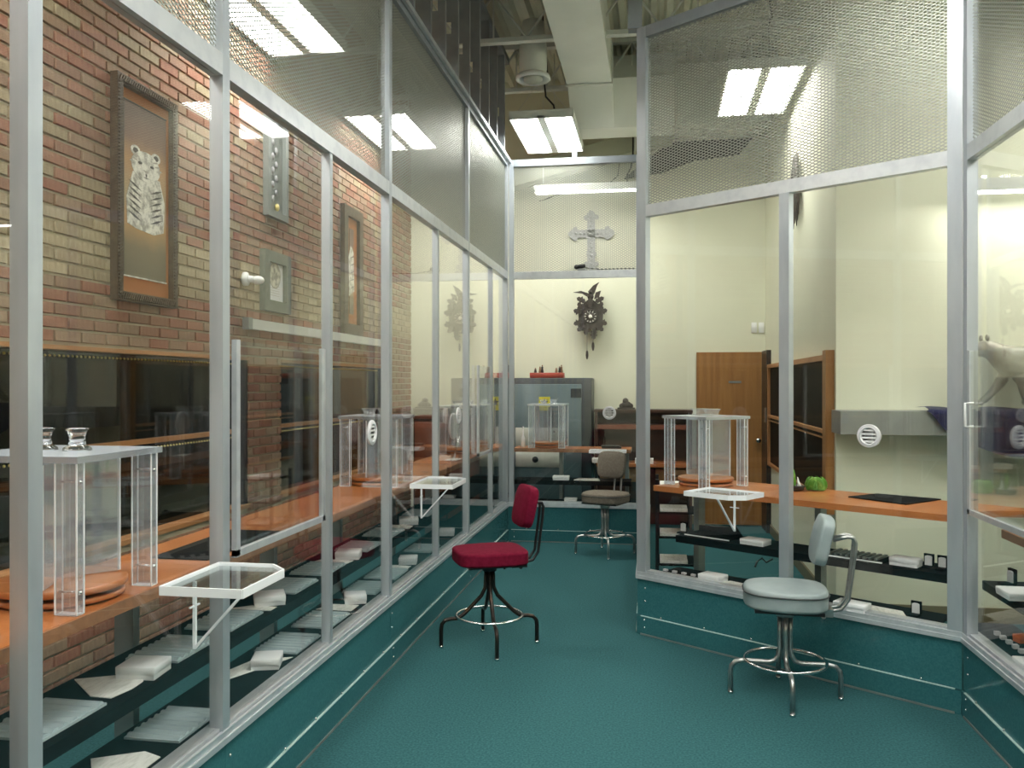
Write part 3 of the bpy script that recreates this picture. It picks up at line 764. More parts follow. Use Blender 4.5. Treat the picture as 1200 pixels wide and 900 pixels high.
# stack of dark trays at the middle post
t = thing('tray_rack', 'dark rack of white paper trays standing behind the middle corner post', 'rack', (.02, 6.35, 0))
fr_ = MB()
for x in (0, .30):
    for y in (0, .35): fr_.box(x-.012, x+.012, y-.012, y+.012, 0, .92)
put('frame', fr_, 'black_metal', t)
for k, z in enumerate((.30, .50, .68, .86)):
    s = put('rack_shelf', MB().box(-.01, .31, -.01, .36, z-.01, z), 'shelf_black', t)
    put('paper_stack', MB().box(.02, .22, .03, .28, z+.001, z+.02), 'white_paper', s)

# worktop goods
t = thing('black_mat', 'black rubber mat lying on the right counter below the vent', 'mat')
q = Q(TOP, (994, 583), (1028, 579.5), (1103, 586), (1062, 592))
t.location = (q[0].x, q[0].y, TOP+.001)
put('mat_sheet', MB().prism([(a.x-q[0].x, a.y-q[0].y) for a in q], 0, .006), 'shelf_black', t)
p = at(958, 576, TOP)
t = thing('cabbage_ornament', 'glossy green leafy cabbage ornament on the right counter', 'ornament', (p.x, p.y+.05, TOP+.001), 0)
rd = random.Random(3)
put('core', MB().ball((0, 0, .042), .042, sub=3, sc=(1.25, .9, .98)), 'leaf_green', t)
for k in range(9):
    a = k*2*PI/9; m = MB(); n = 6; rows = []
    for i in range(n):
        u_ = i/(n-1); row = []
        for j in range(5):
            v_ = (j-2)/2; wv = .035*math.sin(PI*(.25+.7*u_))
            R = .044+.014*math.sin(PI*u_)+.006*rd.random(); z = .004+.082*u_ + .004*rd.random()
            aa = a + v_*wv/R*.9
            row.append(Vector((R*1.25*math.cos(aa)*(1-.25*u_), R*.95*math.sin(aa)*(1-.25*u_), z)))
        rows.append(m._verts(row))
    for A_, B_ in zip(rows, rows[1:]):
        for j in range(4): f = m.b.faces.new((A_[j], A_[j+1], B_[j+1], B_[j])); f.smooth = True
    bmesh.ops.solidify(m.b, geom=m.b.faces[:], thickness=.003)
    put('leaf', m, 'leaf_green', t)
p = at(933, 576, TOP)
t = thing('flower_dish', 'dark dish with a green shoot and a white petal, left of the cabbage', 'ornament', (p.x, p.y+.05, TOP+.001))
put('dish', MB().lathe([(.03, 0), (.05, .004), (.062, .03), (.056, .034), (.03, .02), (.001, .018)]), 'black_plastic', t)
put('green_shoot', MB().tube([(0, 0, .02), (-.004, 0, .06), (-.008, 0, .10), (-.006, 0, .13)], [.006, .012, .010, .002], 8), 'leaf_green', t, label='upright green shoot')
put('white_petal', MB().tube([(.03, 0, .02), (.022, 0, .05), (.016, 0, .085)], [.014, .007, .002], 8), 'white_plastic', t, label='white petal')
# vanity mirror on the left counter
t = thing('table_mirror', 'white oval table mirror on the far left counter', 'mirror', (-1.74, 7.3, TOP+.001), 1.5)
put('foot', MB().box(-.09, .09, -.05, .05, 0, .012).bevel(.004, 1), 'white_plastic', t)
put('stem', MB().cyl((0, 0, .012), (0, 0, .16), .010), 'chrome', t)
put('oval', MB().lathe([(.10, -.01), (.115, -.005), (.115, .008), (.10, .012), (.001, .012)], (0, 0, 0), 32, axis='y'), 'silver_satin', t).location = (0, 0, .30)
o = t.children[-1]; o.scale = (.72, 1, 1.35); o.rotation_euler = (.25, 0, 0)
# loose items on left worktop
o = put('black_slab', MB().box(-.12, .12, -.32, .32, 0, .004), 'shelf_black'); o.location = (-1.79, 3.32, TOP+.001); tag(o, 'thin black counter mat behind the sash opening, left counter', 'mat')

# ------------------------------------------------------------------ chairs
def pad(w, d, h, taper=0, crown=.012, p=3.2):
    """rounded cushion, waterfall edges"""
    m = MB().box(-w/2, w/2, -d/2, d/2, 0, h)
    bmesh.ops.subdivide_edges(m.b, edges=m.b.edges[:], cuts=5, use_grid_fill=True)
    for v in m.b.verts:
        x, y = v.co.x/(w/2), v.co.y/(d/2)
        k = (1-min(1, abs(x))**4)*(1-min(1, abs(y))**4)
        if v.co.z > h*.5: v.co.z += crown*k
        # superellipse outline
        q_ = (abs(x)**p+abs(y)**p)**(1/p)
        mx_ = max(abs(x), abs(y))
        if q_ > 1e-6: s = mx_/q_; v.co.x *= s; v.co.y *= s
        if v.co.y < 0: v.co.x *= 1 - taper*abs(y)
    return m
def finish_pad(o, w=.02):
    b = o.modifiers.new('bevel', 'BEVEL'); b.width = w; b.segments = 3; b.limit_method = 'ANGLE'; b.angle_limit = math.radians(50)
    s = o.modifiers.new('smooth', 'SUBSURF'); s.levels = 1; s.render_levels = 1
    for p_ in o.data.polygons: p_.use_smooth = True
def stool(loc, rz, label, fabric, leg, ring, splay, seat=(.44, .42, .085), seat_z=.60, lean=.0, fr=.295, rr=.205, rzl=.4, back=(.30, .26), back_z=.72, backoff=.24, bmetal='black_metal', piping=None, sp=3.2):
    """faces local -y; the back is on +y"""
    t = thing('swivel_chair', label, 'chair', loc, rz)
    h = seat[2]
    so = put('seat', pad(seat[0], seat[1], h, taper=.10, p=sp), fabric, t); so.location = (0, 0, seat_z-h); finish_pad(so)
    put('seat_pan', MB().box(-seat[0]*.40, seat[0]*.40, -seat[1]*.38, seat[1]*.42, seat_z-h-.012, seat_z-h+.004), 'black_metal', t)
    if piping:
        pts = []
        for k in range(48):
            a = 2*PI*k/48; c, s_ = math.cos(a), math.sin(a); q_ = (abs(c)**3.2+abs(s_)**3.2)**(-1/3.2)
            X, Y = c*q_*seat[0]*.503, s_*q_*seat[1]*.503
            if Y < 0: X *= 1-.10*abs(Y)/(seat[1]/2)
            pts.append((X, Y, seat_z-.022))
        put('piping', MB().tube(pts, .004, 6, close=True), piping, t)
    bk = put('backrest', pad(back[0], back[1], .06, crown=.02, p=5), fabric, t)
    bk.rotation_euler = (PI/2-.22, 0, 0); bk.location = (0, backoff+.02, back_z+back[1]/2); finish_pad(bk, .015)
    # back support bar: flat steel from under the seat, out and up behind the pad
    zb = seat_z-h-.01; bz = back_z+back[1]/2
    b = MB()
    for s in (-.035, .035):
        b.tube([(s, .05, zb), (s, .20, zb-.005), (s, .27, zb+.01), (s, .305, zb+.06), (s, .335, bz-.06), (s, .34, bz+.0), (s, .33, bz+.025), (s, .30, bz+.03), (s, backoff+.04, bz+.01)], .0095, 8)
    put('back_bar', b, bmetal, t)
    put('back_clamp', MB().box(-.05, .05, .13, .23, zb-.03, zb+.01).cyl((-.08, .18, zb-.02), (.08, .18, zb-.02), .012), bmetal, t)
    put('hub', MB().lathe([(.045, seat_z-h-.012), (.045, seat_z-h-.055), (.033, seat_z-h-.06)][::-1]), bmetal, t)
    zt = seat_z-h-.055
    for k in range(4):
        a = k*PI/2 + rzl; dx, dy = math.cos(a), math.sin(a); rt = .175
        if splay: path = [(.022, zt), (.024, .40), (.026, .36), (.05, .31), (rr*.75, .205), (rr*.9, rt+.008)]
        else: path = [(.026, zt), (.026, .33), (.026, .25), (.032, .215), (.05, .185), (.08, rt)]
        path += [(rr, rt), (fr-.06, rt), (fr-.025, rt-.008), (fr-.005, rt-.03), (fr, rt-.06), (fr, .012)]
        put('leg', MB().tube([(dx*r_, dy*r_, z_) for r_, z_ in path], .0125, 10), leg, t)
        put('foot_tip', MB().cyl((dx*fr, dy*fr, 0), (dx*fr, dy*fr, .014), .014, 10), 'chrome', t)
    put('foot_ring', MB().tube([(rr*math.cos(a*PI/20), rr*math.sin(a*PI/20), .187) for a in range(40)], .009, 8, close=True), ring, t)
    put('adjusting_knob', MB().cyl((.0, .045, zb-.03), (0, .09, zb-.03), .008).cyl((0, .09, zb-.03), (0, .1, zb-.03), .016), 'black_plastic', t)
    return t
pm = at(573.6, 756, 0)
stool((pm.x, pm.y, 0), -1.126, 'maroon upholstered swivel chair with dark bronze legs in the aisle', 'maroon_fabric', 'dark_bronze', 'chrome', True, sp=5.5, seat=(.40, .44, .08), rzl=.338+1.126, fr=.30)
pg = at(920, 816, 0)
stool((pg.x, pg.y, 0), -1.63, 'grey vinyl swivel chair with chrome legs before the angled partition', 'grey_vinyl', 'aged_chrome', 'chrome', False, seat=(.40, .42, .10), seat_z=.575, rzl=.045, fr=.275, rr=.205, back=(.27, .25), back_z=.69, backoff=.19, bmetal='aged_chrome', piping='piping_dark')
pb = at(709, 649, 0)
stool((pb.x, pb.y, 0), -.35, 'taupe fabric swivel chair at the far end of the aisle', 'taupe_fabric', 'aged_chrome', 'chrome', False, seat=(.44, .40, .09), seat_z=.585, rzl=PI/4+.35+TH+PI/4, fr=.28, rr=.20, back=(.28, .26), back_z=.70, backoff=.17, bmetal='aged_chrome', piping='piping_dark')

# ------------------------------------------------------------------ brick-wall pictures
def framed(pa, pb_, label, fw=.05, fm='frame_bronze', inner='mat_orange', depth=.045, cat='picture', name='framed_picture'):
    """pa, pb_: top-left and bottom-right corners on the brick wall (Y, Z)"""
    y0, z1 = pa; y1, z0 = pb_; X = XL+BD+.004
    t = thing(name, label, cat, (X, y0, z0))
    W, H = y1-y0, z1-z0
    m = MB(); 
    for poly in ([(0, 0), (W, 0), (W-fw, fw), (fw, fw)], [(W, 0), (W, H), (W-fw, H-fw), (W-fw, fw)], [(W, H), (0, H), (fw, H-fw), (W-fw, H-fw)], [(0, H), (0, 0), (fw, fw), (fw, H-fw)]):
        m.prism(poly, 0, depth, plane='yz')
    put('frame', m, fm, t)
    put('mount', MB().box(.002, .012, fw*.9, W-fw*.9, fw*.9, H-fw*.9), inner, t)
    return t, W, H
def rope(t, W, H, fw, x, m='frame_bronze', step=.02):
    b = MB()
    y = fw*.5
    while y < W-fw*.5:
        for z in (fw*.5, H-fw*.5): b.bar((x, y-.008, z-fw*.3), (x, y+.008, z+fw*.3), .010, .008, up=(1, 0, 0))
        y += step
    z = fw*.5
    while z < H-fw*.5:
        for y in (fw*.5, W-fw*.5): b.bar((x, y-fw*.3, z-.008), (x, y+fw*.3, z+.008), .010, .008, up=(1, 0, 0))
        z += step
    put('rope_trim', b, m, t)
def gradient(name, stops):
    m = bpy.data.materials.new(name); m.use_nodes = True; N = m.node_tree.nodes; L = m.node_tree.links
    tc = N.new('ShaderNodeTexCoord'); sp = N.new('ShaderNodeSeparateXYZ'); L.new(tc.outputs['Generated'], sp.inputs[0])
    nz = N.new('ShaderNodeTexNoise'); nz.inputs['Scale'].default_value = 6; L.new(tc.outputs['Object'], nz.inputs['Vector'])
    ad = N.new('ShaderNodeMath'); ad.operation = 'MULTIPLY_ADD'; ad.inputs[1].default_value = .10; L.new(nz.outputs[0], ad.inputs[0]); L.new(sp.outputs['Z'], ad.inputs[2])
    cr = N.new('ShaderNodeValToRGB'); L.new(ad.outputs[0], cr.inputs[0])
    els = cr.color_ramp.elements
    while len(els) < len(stops): els.new(.5)
    for e, (p_, c) in zip(els, stops): e.position = p_; e.color = (*c, 1)
    L.new(cr.outputs[0], N['Principled BSDF'].inputs['Base Color']); N['Principled BSDF'].inputs['Roughness'].default_value = .5
    MATS[name] = m
gradient('print_dusk', [(0, (.17, .15, .10)), (.22, (.24, .19, .11)), (.36, (.58, .33, .12)), (.5, (.5, .38, .22)), (.72, (.52, .30, .13)), (.86, (.24, .14, .09)), (1, (.17, .11, .08))])
X = XL
a = onX(126, 83, X); b = onX(198, 362, X)
t, W, H = framed((a.y, onX(126, 83, X).z), (b.y, onX(198, 362, X).z), 'tall framed print of a white tiger on the brick wall', .052)
rope(t, W, H, .052, .047)
iw0, iw1, iz0, iz1 = .095, W-.085, .15, H-.12
pr = put('print', MB().box(.013, .016, iw0, iw1, iz0, iz1), 'print_dusk', t)
put('print_edge', MB().box(.012, .020, iw0-.006, iw0, iz0-.004, iz1).box(.012, .020, iw0, iw1, iz1, iz1+.006), 'art_dark', t)
put('print_lip', MB().box(.012, .020, iw0-.004, iw1+.004, iz0-.008, iz0), 'art_white', t)
tg = MB(); cx, cw = (iw0+iw1)/2, (iw1-iw0); zb_, hh = iz0, iz1-iz0
def el(c, r, n=20, a0=0): return [(c[0]+r[0]*math.cos(2*PI*k/n+a0), c[1]+r[1]*math.sin(2*PI*k/n+a0)) for k in range(n)]
hz = zb_+hh*.66
tg.prism([(cx-cw*.42, zb_+hh*.30), (cx-cw*.44, zb_+hh*.45), (cx-cw*.30, hz-.05), (cx+cw*.34, hz-.05), (cx+cw*.46, zb_+hh*.48), (cx+cw*.44, zb_+hh*.30), (cx+cw*.2, zb_+hh*.27), (cx-cw*.2, zb_+hh*.28)], .016, .0175, 0, 'yz')
tg.prism(el((cx-cw*.24, hz+hh*.075), (cw*.11, hh*.03)), .0175, .0185, 0, 'yz'); tg.prism(el((cx+cw*.24, hz+hh*.075), (cw*.11, hh*.03)), .0175, .0185, 0, 'yz')
tg.prism(el((cx-cw*.24, hz+hh*.075), (cw*.06, hh*.016)), .0185, .019, 1, 'yz'); tg.prism(el((cx+cw*.24, hz+hh*.075), (cw*.06, hh*.016)), .0185, .019, 1, 'yz')
tg.prism(el((cx, hz), (cw*.34, hh*.088)), .018, .0195, 0, 'yz')
tg.prism(el((cx, hz-hh*.045), (cw*.17, hh*.045)), .0195, .0205, 0, 'yz')
for s in (-1, 1):
    tg.prism(el((cx+s*cw*.14, hz+hh*.012), (cw*.045, hh*.008)), .0195, .0208, 1, 'yz')
    for k in range(3):
        z_ = hz+hh*(.045-.022*k); x_ = cx+s*cw*(.16+.05*k)
        tg.prism([(x_-.003*s, z_), (x_+s*cw*.10, z_+.012), (x_+s*cw*.12, z_+.002), (x_, z_-.006)], .0195, .0202, 2, 'yz')
    for k in range(6):
        z_ = zb_+hh*(.54-.036*k); x_ = cx+s*cw*.10
        tg.prism([(x_, z_-.03), (x_+s*cw*.16, z_), (x_+s*cw*.30, z_+.012), (x_+s*cw*.17, z_-.014)], .0175, .0182, 1, 'yz')
tg.prism([(cx-cw*.07, hz-hh*.022), (cx+cw*.07, hz-hh*.022), (cx, hz-hh*.042)], .0205, .0214, 2, 'yz')
tg.prism([(cx-cw*.02, hz-hh*.042), (cx+cw*.02, hz-hh*.042), (cx+cw*.01, hz-hh*.062), (cx-cw*.01, hz-hh*.062)], .0205, .0210, 1, 'yz')
tg.prism([(cx-cw*.09, hz-hh*.064), (cx+cw*.09, hz-hh*.064), (cx, hz-hh*.07)], .0205, .0210, 1, 'yz')
put('tiger_figure', tg, ['art_white', 'art_dark', 'art_mid'], pr)
# narrow grey plaque
a = onX(306, 122, X); b = onX(330, 262, X)
t, W, H = framed((a.y, a.z), (b.y, b.z), 'narrow grey ornate plaque high on the brick wall', .05, 'plaque_grey', 'plaque_grey', name='wall_plaque', cat='plaque')
m = MB()
for k in range(9): m.lathe([(.022, 0)], (0, 0, 0), 6) if False else m.ball((.02, W*.35+.06*(k % 2), .15+k*(H-.35)/9), .022, sub=1, sc=(.5, 1, 1.4))
m.ball((.02, W*.5, H-.14), .05, sub=2, sc=(.4, 1, 1)); put('relief', m, 'pewter', t)
put('medallion', MB().ball((.03, W*.5, .09), .03, sub=2, sc=(.5, 1, 1)), 'gold_bead', t)
# diploma
a = onX(302, 291, X); b = onX(333, 369, X)
t, W, H = framed((a.y, a.z), (b.y, b.z), 'small green-grey framed certificate on the brick wall', .085, 'frame_green', 'white_board')
m = MB(); c_ = (W/2, H/2)
m.prism(el((W/2, H*.62), (W*.22, W*.22), 24), .0122, .0128, 0, 'yz'); m.prism(el((W/2, H*.62), (W*.20, W*.20), 24), .0128, .0132, 1, 'yz')
for k in range(5): m.box(.0122, .013, W*.32, W*.68, H*(.28+.04*k), H*(.285+.04*k))
put('engraving', m, ['art_mid', 'art_white'], t)
# second tall print
a = onX(397, 238, X); b = onX(419, 394, X)
t, W, H = framed((a.y, a.z), (b.y, b.z), 'tall framed print in orange mount beyond the certificate', .10, 'frame_bronze', 'mat_orange')
pr = put('print', MB().box(.013, .016, .2, W-.2, .2, H-.2), 'print_dusk', t)
m = MB(); m.prism([(W*.36, H*.30), (W*.34, H*.62), (W*.45, H*.70), (W*.6, H*.66), (W*.64, H*.35)], .016, .018, 0, 'yz')
for k in range(5): m.prism([(W*.40, H*(.36+.06*k)), (W*.6, H*(.38+.06*k)), (W*.6, H*(.39+.06*k))], .018, .019, 1, 'yz')
put('tiger_figure', m, ['art_white', 'art_dark'], pr)
# third dark frame, beyond the mullion
a = onX(446, 330, X); b = onX(455, 394, X)
# wall rail
a = onX(284, 385, X); b = onX(441, 405, X)
t = thing('wall_rail', 'long grey steel rail fixed along the brick wall over the windows', 'rail', (XL+BD+.004, a.y, 2.02))
put('rail_bar', MB().box(.02, .06, 0, b.y-a.y, 0, .075), 'steel_paint', t)
for k in range(4): put('rail_bracket', MB().box(0, .02, .1+k*(b.y-a.y-.2)/3-.03, .1+k*(b.y-a.y-.2)/3+.03, .01, .065), 'black_metal', t)
put('end_cap', MB().box(.015, .065, -.06, -.0, -.005, .08), 'galvanised', t)
# dome camera
a = onX(284, 327, X)
t = thing('security_camera', 'small white security camera on the brick wall above the rail', 'camera', (XL+BD+.004, a.y, a.z))
put('mount', MB().lathe([(.05, 0), (.05, .02), (.03, .03)], axis='z'), 'white_plastic', t).rotation_euler = (0, PI/2, 0)
put('body', MB().cyl((.02, 0, 0), (.06, .02, 0), .025, 14).ball((.085, .04, -.005), .04, sub=2, sc=(1.2, 1.1, .8)), 'white_plastic', t)

# ------------------------------------------------------------------ back room things
YQ = 9.62
a, b = onY(579, 443, YQ), onY(693, 443, YQ)
t = thing('safe', 'large blue-grey steel safe behind the back counter', 'safe', (a.x, YQ, 0))
W, H = b.x-a.x, a.z
put('cabinet', MB().box(0, W, 0, .46, 0, H).bevel(.008, 1), 'safe_dark', t)
dr_ = put('door', MB().box(.06, W-.11, -.03, -.001, .06, H-.07).bevel(.006, 1), 'safe_blue', t)
for z0, z1, wd in ((onY(620, 523, YQ).z, onY(620, 501, YQ).z, 0), (onY(620, 547, YQ).z, onY(620, 529, YQ).z, 1)):
    p_ = put('panel', MB().box(onY(605, 500, YQ).x-a.x, onY(657, 500, YQ).x-a.x, -.045, -.031, z0, z1).bevel(.003, 1), 'putty_panel', t, label='pale drawer panel')
    if wd: put('lock', MB().lathe([(.035, 0), (.035, -.012), (.018, -.016), (.018, -.03), (.001, -.03)], (onY(628, 538, YQ).x-a.x, -.046, (z0+z1)/2), 20, axis='y'), 'black_metal', p_)
    else: put('lock', MB().lathe([(.012, 0), (.012, -.012), (.001, -.012)], (onY(650, 505, YQ).x-a.x, -.046, z1-.04), 12, axis='y'), 'black_metal', p_)
st = put('sticker', MB().box(onY(632, 470, YQ).x-a.x, onY(645, 470, YQ).x-a.x, -.034, -.031, onY(640, 481, YQ).z, onY(640, 465, YQ).z), 'sticker_yellow', t, label='yellow star sticker')
cxs, czs = onY(638.5, 472, YQ).x-a.x, onY(638.5, 471.5, YQ).z
put('star', MB().prism([((cxs+(.05 if k % 2 == 0 else .02)*math.sin(PI*k/5)), (czs+(.05 if k % 2 == 0 else .02)*math.cos(PI*k/5))) for k in range(10)], -.0365, -.0345, plane='xz'), 'carved_dark', st)
put('name_plate', MB().box(W-.23, W-.11, -.036, -.031, H-.22, H-.12), 'safe_dark', t)
# red boxes with figurines on the safe
def redbox(px0, px1, py, label, n):
    A, B_ = onY(px0, py, YQ+.1), onY(px1, py, YQ+.1)
    t = thing('red_box', label, 'box', (A.x, YQ+.08, H+.001), 0)
    put('tray', MB().box(0, B_.x-A.x, 0, .2, 0, .06).bevel(.004, 1), 'red_lacquer', t)
    return t, B_.x-A.x
t, bw = redbox(621, 660, 441, 'long red lacquer box on top of the safe', 6)
for k, x in enumerate((.06, .11, .14, .30, .34, .36)):
    hgt = .055+.02*((k*7) % 3)
    f = thing('figurine', '%s tiny figurine from the left on the long red box' % ORD[k], 'figurine', (t.location.x+x, YQ+.13+.02*(k % 2), H+.062), .3*k, 'tiny figurines on the red box')
    put('body', MB().lathe([(.013, 0), (.017, .01), (.011, hgt*.5), (.014, hgt*.65), (.006, hgt*.75)], n=10), 'figure_mix' if k % 2 else 'carved_dark', f)
    put('head', MB().ball((0, 0, hgt*.85), .010, sub=1), 'figure_mix', f)
t, bw = redbox(583, 600, 441, 'short red box on the left end of the safe', 3)
f = thing('figurine', 'dark dome-shaped figurine on the short red box', 'figurine', (t.location.x+.10, YQ+.15, H+.0655))
put('body', MB().ball((0, 0, .048), .045, sub=2, sc=(1, .8, 1)).box(-.05, .05, -.03, .03, 0, .012), 'carved_dark', f)
# hutch desk
YH = 9.70
a, b = onY(697, 480, YH), onY(811, 480, YH)
t = thing('hutch_desk', 'dark wood hutch desk against the back wall beside the safe', 'desk', (a.x, YH, 0))
W, H = b.x-a.x, a.z
put('carcass', MB().box(0, W, .30, .36, 0, H-.03).box(0, .03, 0, .30, 0, H-.03).box(W-.03, W, 0, .30, 0, H-.03), 'dark_wood', t)
put('hutch_top', MB().box(-.01, W+.01, -.01, .36, H-.03, H), 'dark_wood', t)
put('hutch_shelf', MB().box(.03, W-.03, -.005, .30, H-.22, H-.17), 'red_wood', t)
put('desk_top', MB().box(.03, W-.03, -.14, .30, .70, .735), 'orange_wood', t)
put('cross_panel', MB().box(.031, W-.031, .10, .14, .32, .70), 'dark_wood', t)
for k in range(2):
    x0 = .06+k*.62
    dd_ = put('drawer', MB().box(x0, x0+.45, -.02, .09, .52, .67).bevel(.004, 1), 'trim_wood', t); put('drawer_pull', MB().cyl((x0+.18, -.035, .595), (x0+.27, -.035, .595), .006), 'black_metal', dd_)
HW = H
o = put('white_calendar', MB().box(0, .09, 0, .004, 0, .12), 'white_board'); o.location = (a.x+.50, YH+.02, H-.36-.02); o.rotation_euler = (-.1, 0, 0)
o.location = (a.x+.50, YH+.10, .737); o.scale = (1, 1, 1.5); tag(o, 'white card standing on the hutch desk', 'card')
p = onY(734, 479, YH+.15)
f = thing('mantel_figure', 'black carved figure standing on top of the hutch desk', 'figurine', (p.x, YH+.15, H+.001))
put('base', MB().box(-.10, .10, -.05, .05, 0, .02).bevel(.004, 1), 'carved_dark', f)
put('figure', MB().ball((0, 0, .05), .055, sub=2, sc=(1.1, .7, .8)).ball((-.01, 0, .095), .035, sub=2).ball((.05, 0, .04), .03, sub=2).ball((-.055, 0, .04), .028, sub=2), 'carved_dark', f)
# papers on the desk
for k, (px, z, la) in enumerate(((705, .736, 'stack of pale papers on the hutch desk behind the taupe chair'), (755, .736, 'white papers lying at the right of the hutch desk'))):
    q = onY(px, 500, YH-.02); o = put('paper_stack', MB().box(-.10, .10, -.09, .09, 0, .05), 'white_paper'); o.location = (q.x, YH-.03, z); tag(o, la, 'paper')
# brown cabinet at far left back
t = thing('wood_cabinet', 'brown wooden cabinet in the far left corner behind the glass', 'cabinet', (-2.75, 9.55, 0))
put('body', MB().box(0, .80, 0, .45, .05, 1.22), 'dark_wood', t); put('plinth', MB().box(.02, .78, .02, .43, 0, .049), 'black_metal', t); put('top', MB().box(-.02, .82, -.02, .47, 1.22, 1.25), 'red_wood', t)
for k in range(2): q = put('cabinet_door', MB().box(.02+.39*k, .39+.39*k, -.018, -.001, .08, 1.19).bevel(.004, 1), 'red_wood', t); put('pull', MB().cyl((.36+.07*k, -.03, .6), (.36+.07*k, -.03, .72), .006), 'chrome', q)
# light-switches
for k, (px, la) in enumerate(((892.5, 'left small white switch on the back wall above the door'), (899.5, 'right small white switch on the back wall above the door'))):
    p = onY(px, 384, YB); t = thing('wall_switch', la, 'switch', (1.125+.08*k, YB-.016, p.z), 0, 'small white wall switches')
    put('plate', MB().box(-.03, .03, 0, .014, -.06, .06).bevel(.003, 1), 'white_plastic', t); put('toggle', MB().box(-.008, .008, -.01, 0, -.015, .015), 'white_plastic', t)
# cross
p = onY(693, 275, YB)
t = thing('wall_cross', 'ornate pewter cross with lobed ends on the back wall above the clock', 'cross', (p.x, YB-.03, 0)); c = p.z+.01
def lobes(cx_, cz_, r): return el((cx_, cz_), (r, r), 16)
m = MB(); m.box(-.045, .045, 0, .022, c-.40, c+.19); m.box(-.19, .19, 0, .022, c-.045, c+.045)
put('arms', m, 'pewter', t)
m = MB()
for dx, dz in ((0, .20), (-.20, 0), (.20, 0), (0, -.24), (0, -.37)):
    m.prism(el((dx, c+dz), (.058, .058), 16), -.004, .024, 0, 'xz')
for dx, dz in ((0, .235), (-.235, 0), (.235, 0)): m.prism(el((dx, c+dz), (.036, .036), 12), -.006, .022, 0, 'xz')
for dx, dz in ((-.06, .19), (.06, .19), (-.19, .055), (-.19, -.055), (.19, .055), (.19, -.055), (-.06, -.36), (.06, -.36), (-.07, -.43), (.07, -.43), (0, -.44)): m.prism(el((dx, c+dz), (.028, .028), 10), -.002, .020, 0, 'xz')
put('lobes', m, 'pewter', t)
m = MB()
for k in range(12):
    a_ = k*.5; m.ball((0, -.006, c-.36+k*.05), .018, sub=1, sc=(1.2, .5, 1)); 
for k in range(8): m.ball((-.18+k*.051, -.006, c), .018, sub=1, sc=(1, .5, 1.2))
put('filigree', m, 'pewter', t)
# cuckoo clock
p = onY(693, 372, YB)
t = thing('cuckoo_clock', 'carved dark cuckoo clock with bird and leaves on the back wall', 'clock', (p.x, YB-.012, p.z))
put('case', MB().prism([(-.13, -.14), (.13, -.14), (.145, .10), (0, .22), (-.145, .10)], -.14, 0, plane='xz'), 'carved_dark', t)
put('dial_rim', MB().lathe([(.085, -.14), (.085, -.15), (.078, -.156), (.06, -.152), (.06, -.14)], (0, 0, 0), 28, axis='y'), 'carved_dark', t)
m = MB().lathe([(.074, -.141), (.074, -.150), (.001, -.150)], (0, 0, 0), 28, axis='y')
dial = put('dial', m, 'carved_dark', t)
m = MB()
for k in range(12):
    a_ = k*PI/6; x, z = math.sin(a_), math.cos(a_); m.bar((x*.050, -.152, z*.050), (x*.070, -.152, z*.070), .006, .012 if k % 3 else .016, up=(0, 1, 0))
m.lathe([(.022, -.150), (.022, -.153), (.001, -.153)], (0, 0, 0), 16, axis='y')
put('numerals', m, 'clock_white', dial)
m = MB(); m.bar((0, -.156, 0), (.030, -.156, -.016), .003, .006, up=(0, 1, 0)); m.bar((0, -.157, 0), (-.012, -.157, .052), .003, .005, up=(0, 1, 0)); put('hands', m, 'clock_white', dial)
def leafp(mb, c, L, ang_, w=.045, y=-.15):
    dx, dz = math.cos(ang_), math.sin(ang_); nx, nz = -dz, dx
    prof = [(0, .15), (.2, .7), (.32, .45), (.5, 1), (.62, .5), (.8, .55), (1, 0), (.8, -.55), (.62, -.5), (.5, -1), (.32, -.45), (.2, -.7), (0, -.15)]
    mb.prism([(c[0]+dx*L*u_+nx*w*v_, c[1]+dz*L*u_+nz*w*v_) for u_, v_ in prof], y-.012, y+.012, plane='xz')
for c_, L_, an in [((.09, .08), .10, 1.0), ((.11, .05), .09, .25), ((-.09, .08), .10, PI-1.0), ((-.11, .05), .09, PI-.25), ((.11, -.06), .09, -.35), ((-.11, -.06), .09, PI+.35),
                   ((.08, -.10), .10, -.8), ((-.08, -.10), .10, PI+.8), ((.03, -.12), .10, -1.25), ((-.03, -.12), .10, PI+1.25), ((.04, -.17), .10, -1.6), ((.06, .17), .11, .45), ((-.06, .17), .11, PI-.45), ((0, .10), .10, PI/2)]:
    m = MB(); leafp(m, c_, L_, an); put('leaf', m, 'carved_dark', t)
# bird with raised wings on top
m = MB()
m.ball((0, -.11, .235), .035, sub=2, sc=(1.1, .8, 1.3)); m.ball((.0, -.13, .285), .020, sub=2)
m.prism([(-.02, .22), (-.10, .27), (-.20, .285), (-.11, .30), (-.02, .27)], -.13, -.10, plane='xz')
m.prism([(.01, .22), (.05, .28), (.075, .36), (.10, .40), (.03, .36), (-.03, .29)], -.13, -.10, plane='xz')
m.prism([(.04, .20), (.10, .23), (.12, .30), (.06, .28)], -.13, -.10, plane='xz')
put('bird', m, 'carved_dark', t)
for x, z1, z0 in ((-.045, -.15, -.40), (.025, -.18, -.30)):
    cco = put('weight_chain', MB().cyl((x, -.06, z1), (x, -.06, z0), .0025, 6), 'carved_dark', t)
    put('cone_weight', MB().lathe([(.003, z0+.01), (.014, z0-.01), (.017, z0-.05), (.011, z0-.085), (.002, z0-.10)], (x, -.06, 0), 12), 'carved_dark', cco)
